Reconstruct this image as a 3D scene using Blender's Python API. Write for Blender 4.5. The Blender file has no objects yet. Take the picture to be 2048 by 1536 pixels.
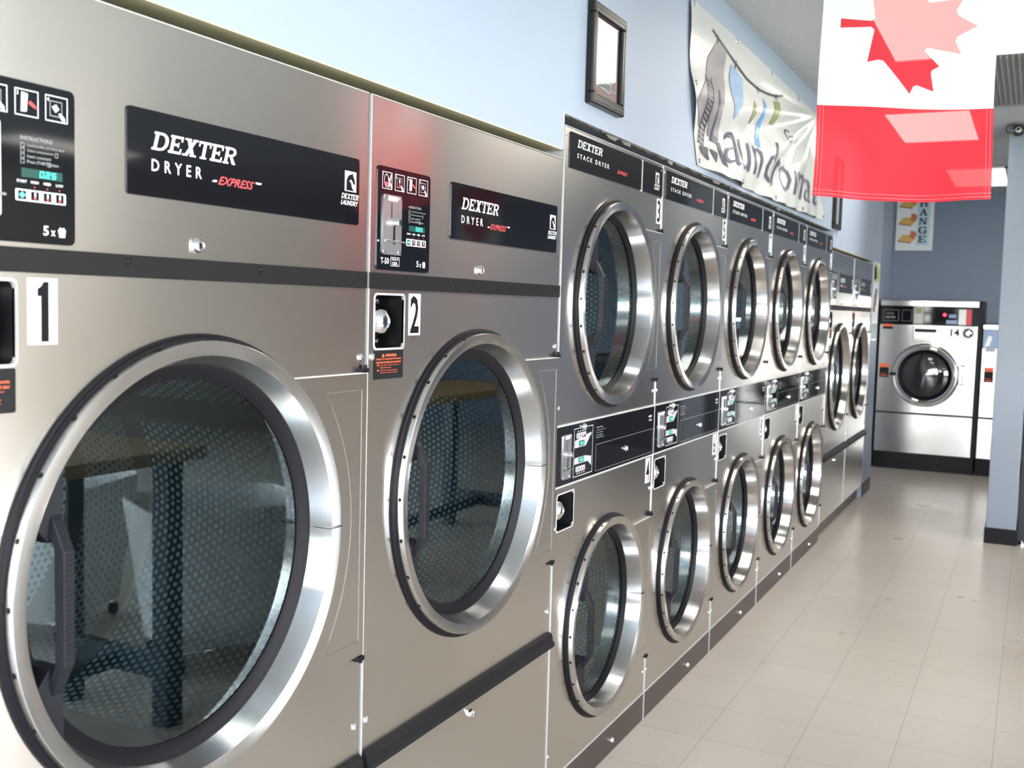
import bpy, bmesh, math, random
from mathutils import Vector, Matrix
C = bpy.context.scene
PI = math.pi
random.seed(7)

# ------------------------------------------------------------------ camera
f_px = 2084.59
fw = Vector((-0.44504669, 0.89235438, -0.0750807))
rt = Vector((0.8936503, 0.44795675, 0.02690512))
up = Vector((-0.05764181, 0.05512186, 0.99681443))
cam = bpy.data.cameras.new('camera')
cam.sensor_width = 36.0
cam.lens = 36.0 * f_px / 2048.0
cam.clip_start = 0.05
cam.dof.use_dof = True
cam.dof.focus_distance = 2.3
cam.dof.aperture_fstop = 7.0
co = bpy.data.objects.new('camera', cam)
C.collection.objects.link(co)
co.matrix_world = Matrix(((rt.x, up.x, -fw.x, 1.11607), (rt.y, up.y, -fw.y, 0.0), (rt.z, up.z, -fw.z, 1.39389), (0, 0, 0, 1)))
C.camera = co

# ------------------------------------------------------------------ world, view
w = bpy.data.worlds.new('sky')
C.world = w
w.use_nodes = True
nt = w.node_tree
bg = nt.nodes['Background']
tc = nt.nodes.new('ShaderNodeTexCoord')
sep = nt.nodes.new('ShaderNodeSeparateXYZ')
rp = nt.nodes.new('ShaderNodeValToRGB')
nt.links.new(tc.outputs['Generated'], sep.inputs[0])
nt.links.new(sep.outputs['Z'], rp.inputs[0])
rp.color_ramp.elements[0].position = 0.0
rp.color_ramp.elements[0].color = (1.0, 0.985, 0.96, 1)
rp.color_ramp.elements[1].position = 0.7
rp.color_ramp.elements[1].color = (0.42, 0.66, 1.0, 1)
nt.links.new(rp.outputs[0], bg.inputs[0])
bg.inputs[1].default_value = 11.0
C.view_settings.view_transform = 'Standard'
C.view_settings.look = 'None'
C.view_settings.gamma = 1.0
C.view_settings.exposure = 1.58
C.view_settings.use_curve_mapping = False
C.cycles.use_denoising = True
C.cycles.max_bounces = 9
C.cycles.diffuse_bounces = 5
C.cycles.glossy_bounces = 5
C.cycles.transparent_max_bounces = 12
C.cycles.caustics_reflective = False
C.cycles.caustics_refractive = False
C.cycles.sample_clamp_indirect = 6.0


def portal(name, loc, rot, sx, sy):
    l = bpy.data.lights.new(name, 'AREA')
    l.shape = 'RECTANGLE'; l.size = sx; l.size_y = sy
    l.cycles.is_portal = True
    o = bpy.data.objects.new(name, l); C.collection.objects.link(o)
    o.location = loc; o.rotation_euler = rot
    return o


portal('window_portal', (3.2, -2.42, 1.45), (-PI / 2 + PI, 0, 0), 5.8, 1.8)
portal('side_window_portal', (6.58, 2.4, 1.45), (PI / 2, 0, PI / 2), 5.6, 1.8)


# ------------------------------------------------------------------ materials
def new_mat(name):
    m = bpy.data.materials.new(name); m.use_nodes = True
    return m, m.node_tree, m.node_tree.nodes['Principled BSDF']


def pm(name, col, rough=0.5, metal=0.0, **kw):
    m, t, b = new_mat(name)
    b.inputs['Base Color'].default_value = (*col, 1)
    b.inputs['Roughness'].default_value = rough
    b.inputs['Metallic'].default_value = metal
    for k, v in kw.items():
        b.inputs[k.replace('_', ' ')].default_value = v
    return m


def emis(name, col, s):
    m, t, b = new_mat(name)
    b.inputs['Base Color'].default_value = (*col, 1)
    b.inputs['Emission Color'].default_value = (*col, 1)
    b.inputs['Emission Strength'].default_value = s
    return m


def N(t, typ, **kw):
    n = t.nodes.new(typ)
    for k, v in kw.items(): setattr(n, k, v)
    return n


def brushed(name, col, rough, aniso, scale=(3, 900, 900), amt=0.10, bump=0.0, rot=0.0):
    m, t, b = new_mat(name)
    b.inputs['Metallic'].default_value = 1.0
    b.inputs['Anisotropic'].default_value = aniso
    b.inputs['Anisotropic Rotation'].default_value = rot
    tg = N(t, 'ShaderNodeTangent', direction_type='UV_MAP'); tg.uv_map = 'UVMap'
    t.links.new(tg.outputs[0], b.inputs['Tangent'])
    uv = N(t, 'ShaderNodeUVMap'); uv.uv_map = 'UVMap'
    mp = N(t, 'ShaderNodeMapping'); mp.inputs['Scale'].default_value = scale
    t.links.new(uv.outputs[0], mp.inputs[0])
    n1 = N(t, 'ShaderNodeTexNoise'); n1.inputs['Scale'].default_value = 1.0; n1.inputs['Detail'].default_value = 3
    t.links.new(mp.outputs[0], n1.inputs['Vector'])
    n2 = N(t, 'ShaderNodeTexNoise'); n2.inputs['Scale'].default_value = 2.2; n2.inputs['Detail'].default_value = 3
    t.links.new(uv.outputs[0], n2.inputs['Vector'])
    r = N(t, 'ShaderNodeMapRange'); r.inputs['To Min'].default_value = rough - amt * .5; r.inputs['To Max'].default_value = rough + amt * .5
    a = N(t, 'ShaderNodeMath', operation='ADD')
    t.links.new(n1.outputs[0], a.inputs[0]); t.links.new(n2.outputs[0], a.inputs[1])
    h = N(t, 'ShaderNodeMath', operation='MULTIPLY'); h.inputs[1].default_value = .5
    t.links.new(a.outputs[0], h.inputs[0]); t.links.new(h.outputs[0], r.inputs[0])
    t.links.new(r.outputs[0], b.inputs['Roughness'])
    cr = N(t, 'ShaderNodeMix', data_type='RGBA')
    cr.inputs[6].default_value = (*[c * .985 for c in col], 1); cr.inputs[7].default_value = (*[min(1, c * 1.015) for c in col], 1)
    t.links.new(n1.outputs[0], cr.inputs[0]); t.links.new(cr.outputs[2], b.inputs['Base Color'])
    if bump:
        bp = N(t, 'ShaderNodeBump'); bp.inputs['Strength'].default_value = bump; bp.inputs['Distance'].default_value = .01
        t.links.new(n2.outputs[0], bp.inputs['Height']); t.links.new(bp.outputs[0], b.inputs['Normal'])
    return m


STEEL = brushed('brushed_stainless_steel', (.70, .665, .62), .235, .92, amt=.025, rot=.25, bump=.004)
RING = brushed('polished_ring_steel', (.60, .585, .565), .205, .95, scale=(6, 300, 1), amt=.03, rot=.25)
RIB = pm('pressed_rib_steel', (.20, .19, .175), .6, .8)
CHROME = pm('chrome', (.85, .85, .86), .06, 1.0)
EDGE = pm('bare_steel_edge', (.62, .61, .60), .42, .55)
GLOSS = pm('black_glossy_overlay', (.005, .0055, .0075), .05, 0, Specular_IOR_Level=.30)
STRIP = pm('charcoal_painted_metal', (.0085, .008, .0095), .5, 0, Specular_IOR_Level=.16)
RUBBER = pm('black_rubber', (.0055, .005, .007), .5, 0, Specular_IOR_Level=.14)
HANDLE = pm('charcoal_plastic', (.009, .0095, .013), .45, 0, Specular_IOR_Level=.18)
DARK = pm('dark_cavity', (.006, .006, .007), .4, 0, Specular_IOR_Level=.2)
KICK = pm('taupe_toe_kick', (.062, .047, .042), .4, .1, Specular_IOR_Level=.25)
PRINT = pm('white_print', (.82, .82, .84), .45)
GREYPRINT = pm('grey_print', (.35, .35, .36), .45)
REDPRINT = pm('red_print', (.65, .06, .07), .45)
ORANGE = pm('orange_print', (.75, .12, .04), .45)
TEAL = emis('teal_led', (.05, .75, .55), 1.2)
TEALP = pm('teal_print', (.10, .55, .42), .4)
LEDBACK = pm('led_window', (.02, .07, .06), .1)
PAPER = pm('white_sticker_vinyl', (.86, .87, .92), .35)
BLACK = pm('black_ink', (.004, .004, .006), .5, 0, Specular_IOR_Level=.12)
STEELPLATE = pm('coin_slide_metal', (.55, .56, .58), .28, .9)
WHITEP = pm('white_plastic', (.8, .8, .78), .4)


def glass_mat():
    m, t, b = new_mat('tinted_door_glass')
    out = t.nodes['Material Output']
    tr = N(t, 'ShaderNodeBsdfTransparent'); tr.inputs[0].default_value = (.76, .88, .92, 1)
    gl = N(t, 'ShaderNodeBsdfGlossy'); gl.inputs['Roughness'].default_value = .012; gl.inputs['Color'].default_value = (.70, .84, .90, 1)
    fr = N(t, 'ShaderNodeFresnel'); fr.inputs[0].default_value = 1.95
    mx = N(t, 'ShaderNodeMixShader')
    t.links.new(fr.outputs[0], mx.inputs[0]); t.links.new(tr.outputs[0], mx.inputs[1]); t.links.new(gl.outputs[0], mx.inputs[2])
    t.links.new(mx.outputs[0], out.inputs[0])
    return m


GLASS = glass_mat()
PGLASS = glass_mat()
PGLASS.name = 'picture_glass'
for n_ in PGLASS.node_tree.nodes:
    if n_.type == 'FRESNEL': n_.inputs[0].default_value = 1.35
    if n_.type == 'BSDF_TRANSPARENT': n_.inputs[0].default_value = (.97, .97, .97, 1)


def perforated(name, base, hole, sc, metal, r0=.30, edge=.05):
    """hexagonal grid of round holes in sheet metal, laid out on the UV map"""
    m, t, b = new_mat(name)
    uv = N(t, 'ShaderNodeUVMap'); uv.uv_map = 'UVMap'
    fac = None
    for k in range(2):
        mp = N(t, 'ShaderNodeVectorMath', operation='MULTIPLY_ADD')
        mp.inputs[1].default_value = (sc, sc / 1.732, 1)
        mp.inputs[2].default_value = (.5 * k, .5 * k, 0)
        t.links.new(uv.outputs[0], mp.inputs[0])
        fr = N(t, 'ShaderNodeVectorMath', operation='FRACTION'); t.links.new(mp.outputs[0], fr.inputs[0])
        sb = N(t, 'ShaderNodeVectorMath', operation='SUBTRACT'); sb.inputs[1].default_value = (.5, .5, 0)
        t.links.new(fr.outputs[0], sb.inputs[0])
        ml = N(t, 'ShaderNodeVectorMath', operation='MULTIPLY'); ml.inputs[1].default_value = (1, 1.732, 0)
        t.links.new(sb.outputs[0], ml.inputs[0])
        ln = N(t, 'ShaderNodeVectorMath', operation='LENGTH'); t.links.new(ml.outputs[0], ln.inputs[0])
        if fac is None: fac = ln.outputs['Value']
        else:
            mn = N(t, 'ShaderNodeMath', operation='MINIMUM'); t.links.new(fac, mn.inputs[0]); t.links.new(ln.outputs['Value'], mn.inputs[1]); fac = mn.outputs[0]
    mr = N(t, 'ShaderNodeMapRange'); mr.inputs['From Min'].default_value = r0 - edge; mr.inputs['From Max'].default_value = r0 + edge
    t.links.new(fac, mr.inputs[0])
    cm = N(t, 'ShaderNodeMix', data_type='RGBA'); cm.inputs[6].default_value = (*hole, 1); cm.inputs[7].default_value = (*base, 1)
    t.links.new(mr.outputs[0], cm.inputs[0]); t.links.new(cm.outputs[2], b.inputs['Base Color'])
    b.inputs['Metallic'].default_value = metal; b.inputs['Roughness'].default_value = .4
    return m


DRUM_BACK = perforated('perforated_drum_back', (.24, .30, .31), (.008, .014, .018), 62, .1)
DRUM_SIDE = perforated('drum_wall_painted_backlight', (.012, .038, .052), (.62, .80, .86), 62, .1, r0=.30)  # pale holes paint the light coming through them; sheet kept dark
DRUM_BAND = pm('drum_band_steel', (.06, .06, .058), .35, .4)


def wall_mat(name, col, rough=.55, spec=.4):
    m, t, b = new_mat(name)
    tcn = N(t, 'ShaderNodeTexCoord')
    n = N(t, 'ShaderNodeTexNoise'); n.inputs['Scale'].default_value = 140; n.inputs['Detail'].default_value = 2
    t.links.new(tcn.outputs['Object'], n.inputs['Vector'])
    n2 = N(t, 'ShaderNodeTexNoise'); n2.inputs['Scale'].default_value = 1.3
    t.links.new(tcn.outputs['Object'], n2.inputs['Vector'])
    cm = N(t, 'ShaderNodeMix', data_type='RGBA'); cm.inputs[6].default_value = (*[c * .975 for c in col], 1); cm.inputs[7].default_value = (*col, 1)
    t.links.new(n2.outputs[0], cm.inputs[0]); t.links.new(cm.outputs[2], b.inputs['Base Color'])
    bp = N(t, 'ShaderNodeBump'); bp.inputs['Strength'].default_value = .05; bp.inputs['Distance'].default_value = .003
    t.links.new(n.outputs[0], bp.inputs['Height']); t.links.new(bp.outputs[0], b.inputs['Normal'])
    b.inputs['Roughness'].default_value = rough
    b.inputs['Specular IOR Level'].default_value = spec
    return m


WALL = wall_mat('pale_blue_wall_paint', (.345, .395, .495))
WALLB = wall_mat('dimmed_blue_wall_paint', (.165, .20, .275))  # blue wall paint with the dim light of the back put into its colour
CREAM = wall_mat('cream_wall_paint', (.66, .62, .56))


def grid_mat(name, col, joint, sx, sy, ox, oy, jw, rough, speck, specksc, var=.03):
    m, t, b = new_mat(name)
    tcn = N(t, 'ShaderNodeTexCoord')
    sp = N(t, 'ShaderNodeSeparateXYZ'); t.links.new(tcn.outputs['Object'], sp.inputs[0])
    outs = []; cells = []
    for ax, s, o in (('X', sx, ox), ('Y', sy, oy)):
        a = N(t, 'ShaderNodeMath', operation='SUBTRACT'); a.inputs[1].default_value = o; t.links.new(sp.outputs[ax], a.inputs[0])
        d = N(t, 'ShaderNodeMath', operation='DIVIDE'); d.inputs[1].default_value = s; t.links.new(a.outputs[0], d.inputs[0])
        fl = N(t, 'ShaderNodeMath', operation='FLOOR'); t.links.new(d.outputs[0], fl.inputs[0]); cells.append(fl.outputs[0])
        pp = N(t, 'ShaderNodeMath', operation='PINGPONG'); pp.inputs[1].default_value = .5; t.links.new(d.outputs[0], pp.inputs[0])
        mm = N(t, 'ShaderNodeMath', operation='MULTIPLY'); mm.inputs[1].default_value = s; t.links.new(pp.outputs[0], mm.inputs[0])
        outs.append(mm.outputs[0])
    mn = N(t, 'ShaderNodeMath', operation='MINIMUM'); t.links.new(outs[0], mn.inputs[0]); t.links.new(outs[1], mn.inputs[1])
    mr = N(t, 'ShaderNodeMapRange'); mr.inputs['From Min'].default_value = jw * .4; mr.inputs['From Max'].default_value = jw
    t.links.new(mn.outputs[0], mr.inputs[0])
    cv = N(t, 'ShaderNodeCombineXYZ'); t.links.new(cells[0], cv.inputs[0]); t.links.new(cells[1], cv.inputs[1])
    wn = N(t, 'ShaderNodeTexWhiteNoise', noise_dimensions='2D'); t.links.new(cv.outputs[0], wn.inputs['Vector'])
    base = N(t, 'ShaderNodeMix', data_type='RGBA'); base.inputs[6].default_value = (*[c * (1 - var) for c in col], 1); base.inputs[7].default_value = (*[c * (1 + var) for c in col], 1)
    t.links.new(wn.outputs['Value'], base.inputs[0])
    n = N(t, 'ShaderNodeTexNoise'); n.inputs['Scale'].default_value = specksc; n.inputs['Detail'].default_value = 4
    t.links.new(tcn.outputs['Object'], n.inputs['Vector'])
    sr = N(t, 'ShaderNodeMapRange'); sr.inputs['From Min'].default_value = .30; sr.inputs['From Max'].default_value = .42; sr.inputs['To Min'].default_value = 1 - speck; sr.inputs['To Max'].default_value = 1
    t.links.new(n.outputs[0], sr.inputs[0])
    mu = N(t, 'ShaderNodeMix', data_type='RGBA', blend_type='MULTIPLY'); mu.inputs[0].default_value = 1
    t.links.new(base.outputs[2], mu.inputs[6]); t.links.new(sr.outputs[0], mu.inputs[7])
    cm = N(t, 'ShaderNodeMix', data_type='RGBA'); cm.inputs[6].default_value = (*joint, 1)
    t.links.new(mr.outputs[0], cm.inputs[0]); t.links.new(mu.outputs[2], cm.inputs[7]); t.links.new(cm.outputs[2], b.inputs['Base Color'])
    n3 = N(t, 'ShaderNodeTexNoise'); n3.inputs['Scale'].default_value = 3.0; n3.inputs['Detail'].default_value = 3
    t.links.new(tcn.outputs['Object'], n3.inputs['Vector'])
    rr = N(t, 'ShaderNodeMapRange'); rr.inputs['To Min'].default_value = rough - .08; rr.inputs['To Max'].default_value = rough + .08
    t.links.new(n3.outputs[0], rr.inputs[0]); t.links.new(rr.outputs[0], b.inputs['Roughness'])
    return m


FLOOR = grid_mat('beige_vinyl_tile', (.60, .525, .445), (.40, .345, .285), .285, .285, .22, .12, .0022, .30, .10, 95, .02)
CEIL = grid_mat('ceiling_tile', (.56, .565, .57), (.42, .42, .42), .6, 1.24, -.13, 5.15, .008, .85, .12, 60, .01)


# ------------------------------------------------------------------ mesh helpers
class MB:
    def __init__(self):
        self.v = []; self.f = []; self.mi = []; self.mats = []; self.cur = 0; self.uv = {}

    def mat(self, m):
        if m not in self.mats: self.mats.append(m)
        self.cur = self.mats.index(m); return self

    def add(self, verts, faces, uvs=None):
        n = len(self.v); self.v += [tuple(p) for p in verts]
        for i, fc in enumerate(faces):
            if uvs: self.uv[len(self.f)] = uvs[i]
            self.f.append([n + k for k in fc]); self.mi.append(self.cur)
        return self

    def box(self, x0, x1, y0, y1, z0, z1):
        return self.add([(x0, y0, z0), (x1, y0, z0), (x1, y1, z0), (x0, y1, z0), (x0, y0, z1), (x1, y0, z1), (x1, y1, z1), (x0, y1, z1)],
                        [(0, 3, 2, 1), (4, 5, 6, 7), (0, 1, 5, 4), (1, 2, 6, 5), (2, 3, 7, 6), (3, 0, 4, 7)])

    def lathe_x(self, prof, yc, zc, n=72, a0=0, a1=2 * PI):
        """profile [(radius, x)...] turned about an axis along x through (yc, zc)"""
        full = abs(a1 - a0 - 2 * PI) < 1e-6
        vs = []; cnt = n if full else n + 1
        for k in range(cnt):
            a = a0 + (a1 - a0) * k / n
            for r, x in prof: vs.append((x, yc + r * math.cos(a), zc + r * math.sin(a)))
        P = len(prof); fs = []; uvs = []
        L = [0]
        for i in range(1, P): L.append(L[-1] + math.hypot(prof[i][0] - prof[i - 1][0], prof[i][1] - prof[i - 1][1]))
        R = max(r for r, x in prof)
        for k in range(n):
            k2 = (k + 1) % cnt
            for i in range(P - 1):
                fs.append((k * P + i, k * P + i + 1, k2 * P + i + 1, k2 * P + i))
                u0 = (a1 - a0) * k / n * R; u1 = (a1 - a0) * (k + 1) / n * R
                uvs.append([(u0, L[i]), (u0, L[i + 1]), (u1, L[i + 1]), (u1, L[i])])
        return self.add(vs, fs, uvs)

    def disc_x(self, x, yc, zc, r, n=32, flip=False):
        vs = [(x, yc + r * math.cos(2 * PI * k / n), zc + r * math.sin(2 * PI * k / n)) for k in range(n)]
        return self.add(vs, [tuple(range(n))])

    def tube(self, pts, r, n=10, cap=True):
        """round bar along a polyline"""
        pts = [Vector(p) for p in pts]; rings = []
        prev = None
        for i, p in enumerate(pts):
            d = (pts[min(i + 1, len(pts) - 1)] - pts[max(i - 1, 0)]).normalized()
            a = prev if prev is not None else (Vector((0, 0, 1)) if abs(d.z) < .9 else Vector((1, 0, 0)))
            s = d.cross(a).normalized(); a = s.cross(d).normalized(); prev = a
            rr = r[i] if isinstance(r, (list, tuple)) else r
            rings.append([p + rr * (math.cos(2 * PI * k / n) * s + math.sin(2 * PI * k / n) * a) for k in range(n)])
        vs = [v for q in rings for v in q]; fs = []
        for i in range(len(rings) - 1):
            for k in range(n):
                fs.append((i * n + k, i * n + (k + 1) % n, (i + 1) * n + (k + 1) % n, (i + 1) * n + k))
        if cap: fs.append(tuple(reversed(range(n)))); fs.append(tuple((len(rings) - 1) * n + k for k in range(n)))
        return self.add(vs, fs)

    def prism(self, pts, off, plane='yz', d0=0.0, d1=.001):
        """2D outline extruded; plane 'yz' -> depth on x, 'xz' -> depth on y, 'xy' -> depth on z"""
        def P(a, b, d):
            a += off[0]; b += off[1]
            return {'yz': (d, a, b), 'xz': (a, d, b), 'xy': (a, b, d)}[plane]
        n = len(pts)
        vs = [P(a, b, d1) for a, b in pts] + [P(a, b, d0) for a, b in pts]
        fs = [tuple(range(n)), tuple(reversed(range(n, 2 * n)))] + [(k, n + k, n + (k + 1) % n, (k + 1) % n) for k in range(n)]
        return self.add(vs, fs)

    def flat(self, polys, d, plane='yz', off=(0, 0)):
        for p in polys:
            vs = []
            for a, b in p:
                a += off[0]; b += off[1]
                vs.append({'yz': (d, a, b), 'xz': (a, d, b), 'xy': (a, b, d)}[plane])
            self.add(vs, [tuple(range(len(p)))])
        return self

    def build(self, name, parent=None, mat=None, smooth=None, bevel=0, recalc=True):
        me = bpy.data.meshes.new(name)
        me.from_pydata([tuple(v) for v in self.v], [], self.f)
        for m in (self.mats or [mat]): me.materials.append(m)
        me.polygons.foreach_set('material_index', self.mi)
        if recalc:
            bm = bmesh.new(); bm.from_mesh(me); bmesh.ops.recalc_face_normals(bm, faces=bm.faces); bm.to_mesh(me); bm.free()
        uvl = me.uv_layers.new(name='UVMap')
        for p in me.polygons:
            q = self.uv.get(p.index)
            if q is not None and len(q) == p.loop_total:
                fv = self.f[p.index]
                mp = {fv[i]: q[i] for i in range(len(fv))}
                for li in p.loop_indices: uvl.data[li].uv = mp[me.loops[li].vertex_index]
            else:
                nx, ny, nz = [abs(c) for c in p.normal]
                for li in p.loop_indices:
                    x, y, z = me.vertices[me.loops[li].vertex_index].co
                    uvl.data[li].uv = (y, z) if nx >= ny and nx >= nz else ((x, z) if ny >= nz else (x, y))
        if smooth is not None:
            me.polygons.foreach_set('use_smooth', [True] * len(me.polygons)); me.set_sharp_from_angle(angle=math.radians(smooth))
        o = bpy.data.objects.new(name, me); C.collection.objects.link(o)
        if parent is not None: o.parent = parent
        if bevel:
            b = o.modifiers.new('bevel', 'BEVEL'); b.width = bevel; b.segments = 2; b.limit_method = 'ANGLE'; b.angle_limit = math.radians(50)
        return o


def holed(outer, holes, x, out_name=None):
    """flat sheet in the yz plane with holes, triangulated; returns verts, faces"""
    bm = bmesh.new(); edges = []
    for loop in [outer] + holes:
        vs = [bm.verts.new((x, a, b)) for a, b in loop]
        for i in range(len(vs)): edges.append(bm.edges.new((vs[i], vs[(i + 1) % len(vs)])))
    bmesh.ops.triangle_fill(bm, edges=edges, use_beauty=True)
    bm.verts.index_update()
    V = [tuple(v.co) for v in bm.verts]; F = [tuple(v.index for v in fc.verts) for fc in bm.faces]
    bm.free(); return V, F


def circle(yc, zc, r, n=72):
    return [(yc + r * math.cos(2 * PI * k / n), zc + r * math.sin(2 * PI * k / n)) for k in range(n)]


def rrect(a0, a1, b0, b1, r=.008, n=4):
    out = []
    for cx, cy, s in ((a1 - r, b1 - r, 0), (a0 + r, b1 - r, 1), (a0 + r, b0 + r, 2), (a1 - r, b0 + r, 3)):
        for k in range(n + 1):
            a = PI / 2 * (s + k / n); out.append((cx + r * math.cos(a), cy + r * math.sin(a)))
    return out


def rect(a0, a1, b0, b1): return [(a0, b0), (a1, b0), (a1, b1), (a0, b1)]


def frame_polys(a0, a1, b0, b1, t):
    return [rect(a0, a1, b0, b0 + t), rect(a0, a1, b1 - t, b1), rect(a0, a0 + t, b0 + t, b1 - t), rect(a1 - t, a1, b0 + t, b1 - t)]


def text(s, size, x0=0, y0=0, width=None, bold=0.0, shear=0.0, spacing=1.0, align='LEFT', res=2, height=None):
    """lettering as flat polygons, baseline at (x0, y0)"""
    cu = bpy.data.curves.new('t', 'FONT'); cu.body = s; cu.size = 1.0; cu.resolution_u = res; cu.offset = bold; cu.shear = shear
    cu.space_character = spacing; cu.fill_mode = 'FRONT'
    ob = bpy.data.objects.new('t', cu); me = bpy.data.meshes.new_from_object(ob)
    xs = [v.co.x for v in me.vertices]; ys = [v.co.y for v in me.vertices]
    mnx, mxx = min(xs), max(xs); mny, mxy = min(ys), max(ys)
    sx = width / (mxx - mnx) if width else size
    sy = height / (mxy - mny) if height else size
    yo = mny if height else 0
    ax = {'LEFT': 0, 'CENTER': -(mxx - mnx) / 2 * sx}[align]
    P = [[(x0 + ax + (me.vertices[i].co.x - mnx) * sx, y0 + (me.vertices[i].co.y - yo) * sy) for i in p.vertices] for p in me.polygons]
    bpy.data.objects.remove(ob); bpy.data.curves.remove(cu); bpy.data.meshes.remove(me)
    return P


def slab(word, x0, y0, width, height, shear=.28, st=.20, ht=.13):
    """bold slab-serif italic capitals drawn from strokes (D E X T R)"""
    G = {}
    def arc(cx, cy, ro, ri, a0, a1, sxo=1, n=8):
        out = []
        for k in range(n):
            a, b = a0 + (a1 - a0) * k / n, a0 + (a1 - a0) * (k + 1) / n
            out.append([(cx + ro[0] * math.cos(a), cy + ro[1] * math.sin(a)), (cx + ri[0] * math.cos(a), cy + ri[1] * math.sin(a)),
                        (cx + ri[0] * math.cos(b), cy + ri[1] * math.sin(b)), (cx + ro[0] * math.cos(b), cy + ro[1] * math.sin(b))])
        return out
    G['D'] = (1.0, [rect(.1, .1 + st, ht, 1 - ht), rect(0, .5, 0, ht), rect(0, .5, 1 - ht, 1)] + arc(.5, .5, (.48, .5), (.48 - st, .5 - ht), -PI / 2, PI / 2))
    G['E'] = (.88, [rect(.1, .1 + st, ht, 1 - ht), rect(0, .82, 0, ht), rect(0, .82, 1 - ht, 1), rect(.3, .58, .44, .56), rect(.72, .82, ht, .3), rect(.72, .82, .7, 1 - ht), rect(.54, .61, .36, .64)])
    G['X'] = (.95, [[(.12, 0), (.34, 0), (.83, 1), (.61, 1)][::1], [(.58, 0), (.82, 0), (.36, 1), (.12, 1)], rect(0, .36, 0, ht * .8), rect(.5, .92, 0, ht * .8), rect(.02, .44, 1 - ht * .8, 1), rect(.56, .92, 1 - ht * .8, 1)])
    G['T'] = (.86, [rect(.32, .32 + st, ht, 1 - ht), rect(0, .84, 1 - ht, 1), rect(.2, .64, 0, ht * .8), rect(0, .09, .68, 1 - ht), rect(.75, .84, .68, 1 - ht)])
    G['R'] = (.95, [rect(.1, .1 + st, ht, 1 - ht), rect(0, .42, 0, ht * .8), rect(0, .5, 1 - ht, 1), rect(.3, .5, .44, .56), [(.42, .46), (.62, .46), (.95, 0), (.7, 0)]] + arc(.5, .72, (.36, .28), (.36 - st * .9, .28 - ht), -PI / 2, PI / 2))
    tot = sum(G[c][0] + .04 for c in word); out = []; x = 0; k = width / (tot + shear * 0)
    for c in word:
        adv, ps = G[c]
        for p in ps: out.append([(x0 + (x + a) * k + b * height * shear, y0 + b * height) for a, b in p])
        x += adv + .04
    return out


def empty(name, loc=(0, 0, 0), rz=0.0):
    o = bpy.data.objects.new(name, None); C.collection.objects.link(o)
    o.location = loc; o.rotation_euler = (0, 0, rz); o.empty_display_size = .1
    return o


def tag(o, label, cat=None, group=None, kind=None):
    if label: o['label'] = label
    if cat: o['category'] = cat
    if group: o['group'] = group
    if kind: o['kind'] = kind
    return o


def struct(o): o['kind'] = 'structure'; return o


def copy_tree(o, parent=None):
    c = o.copy(); C.collection.objects.link(c)
    if parent is not None: c.parent = parent
    for ch in list(o.children): copy_tree(ch, c)
    return c


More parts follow.
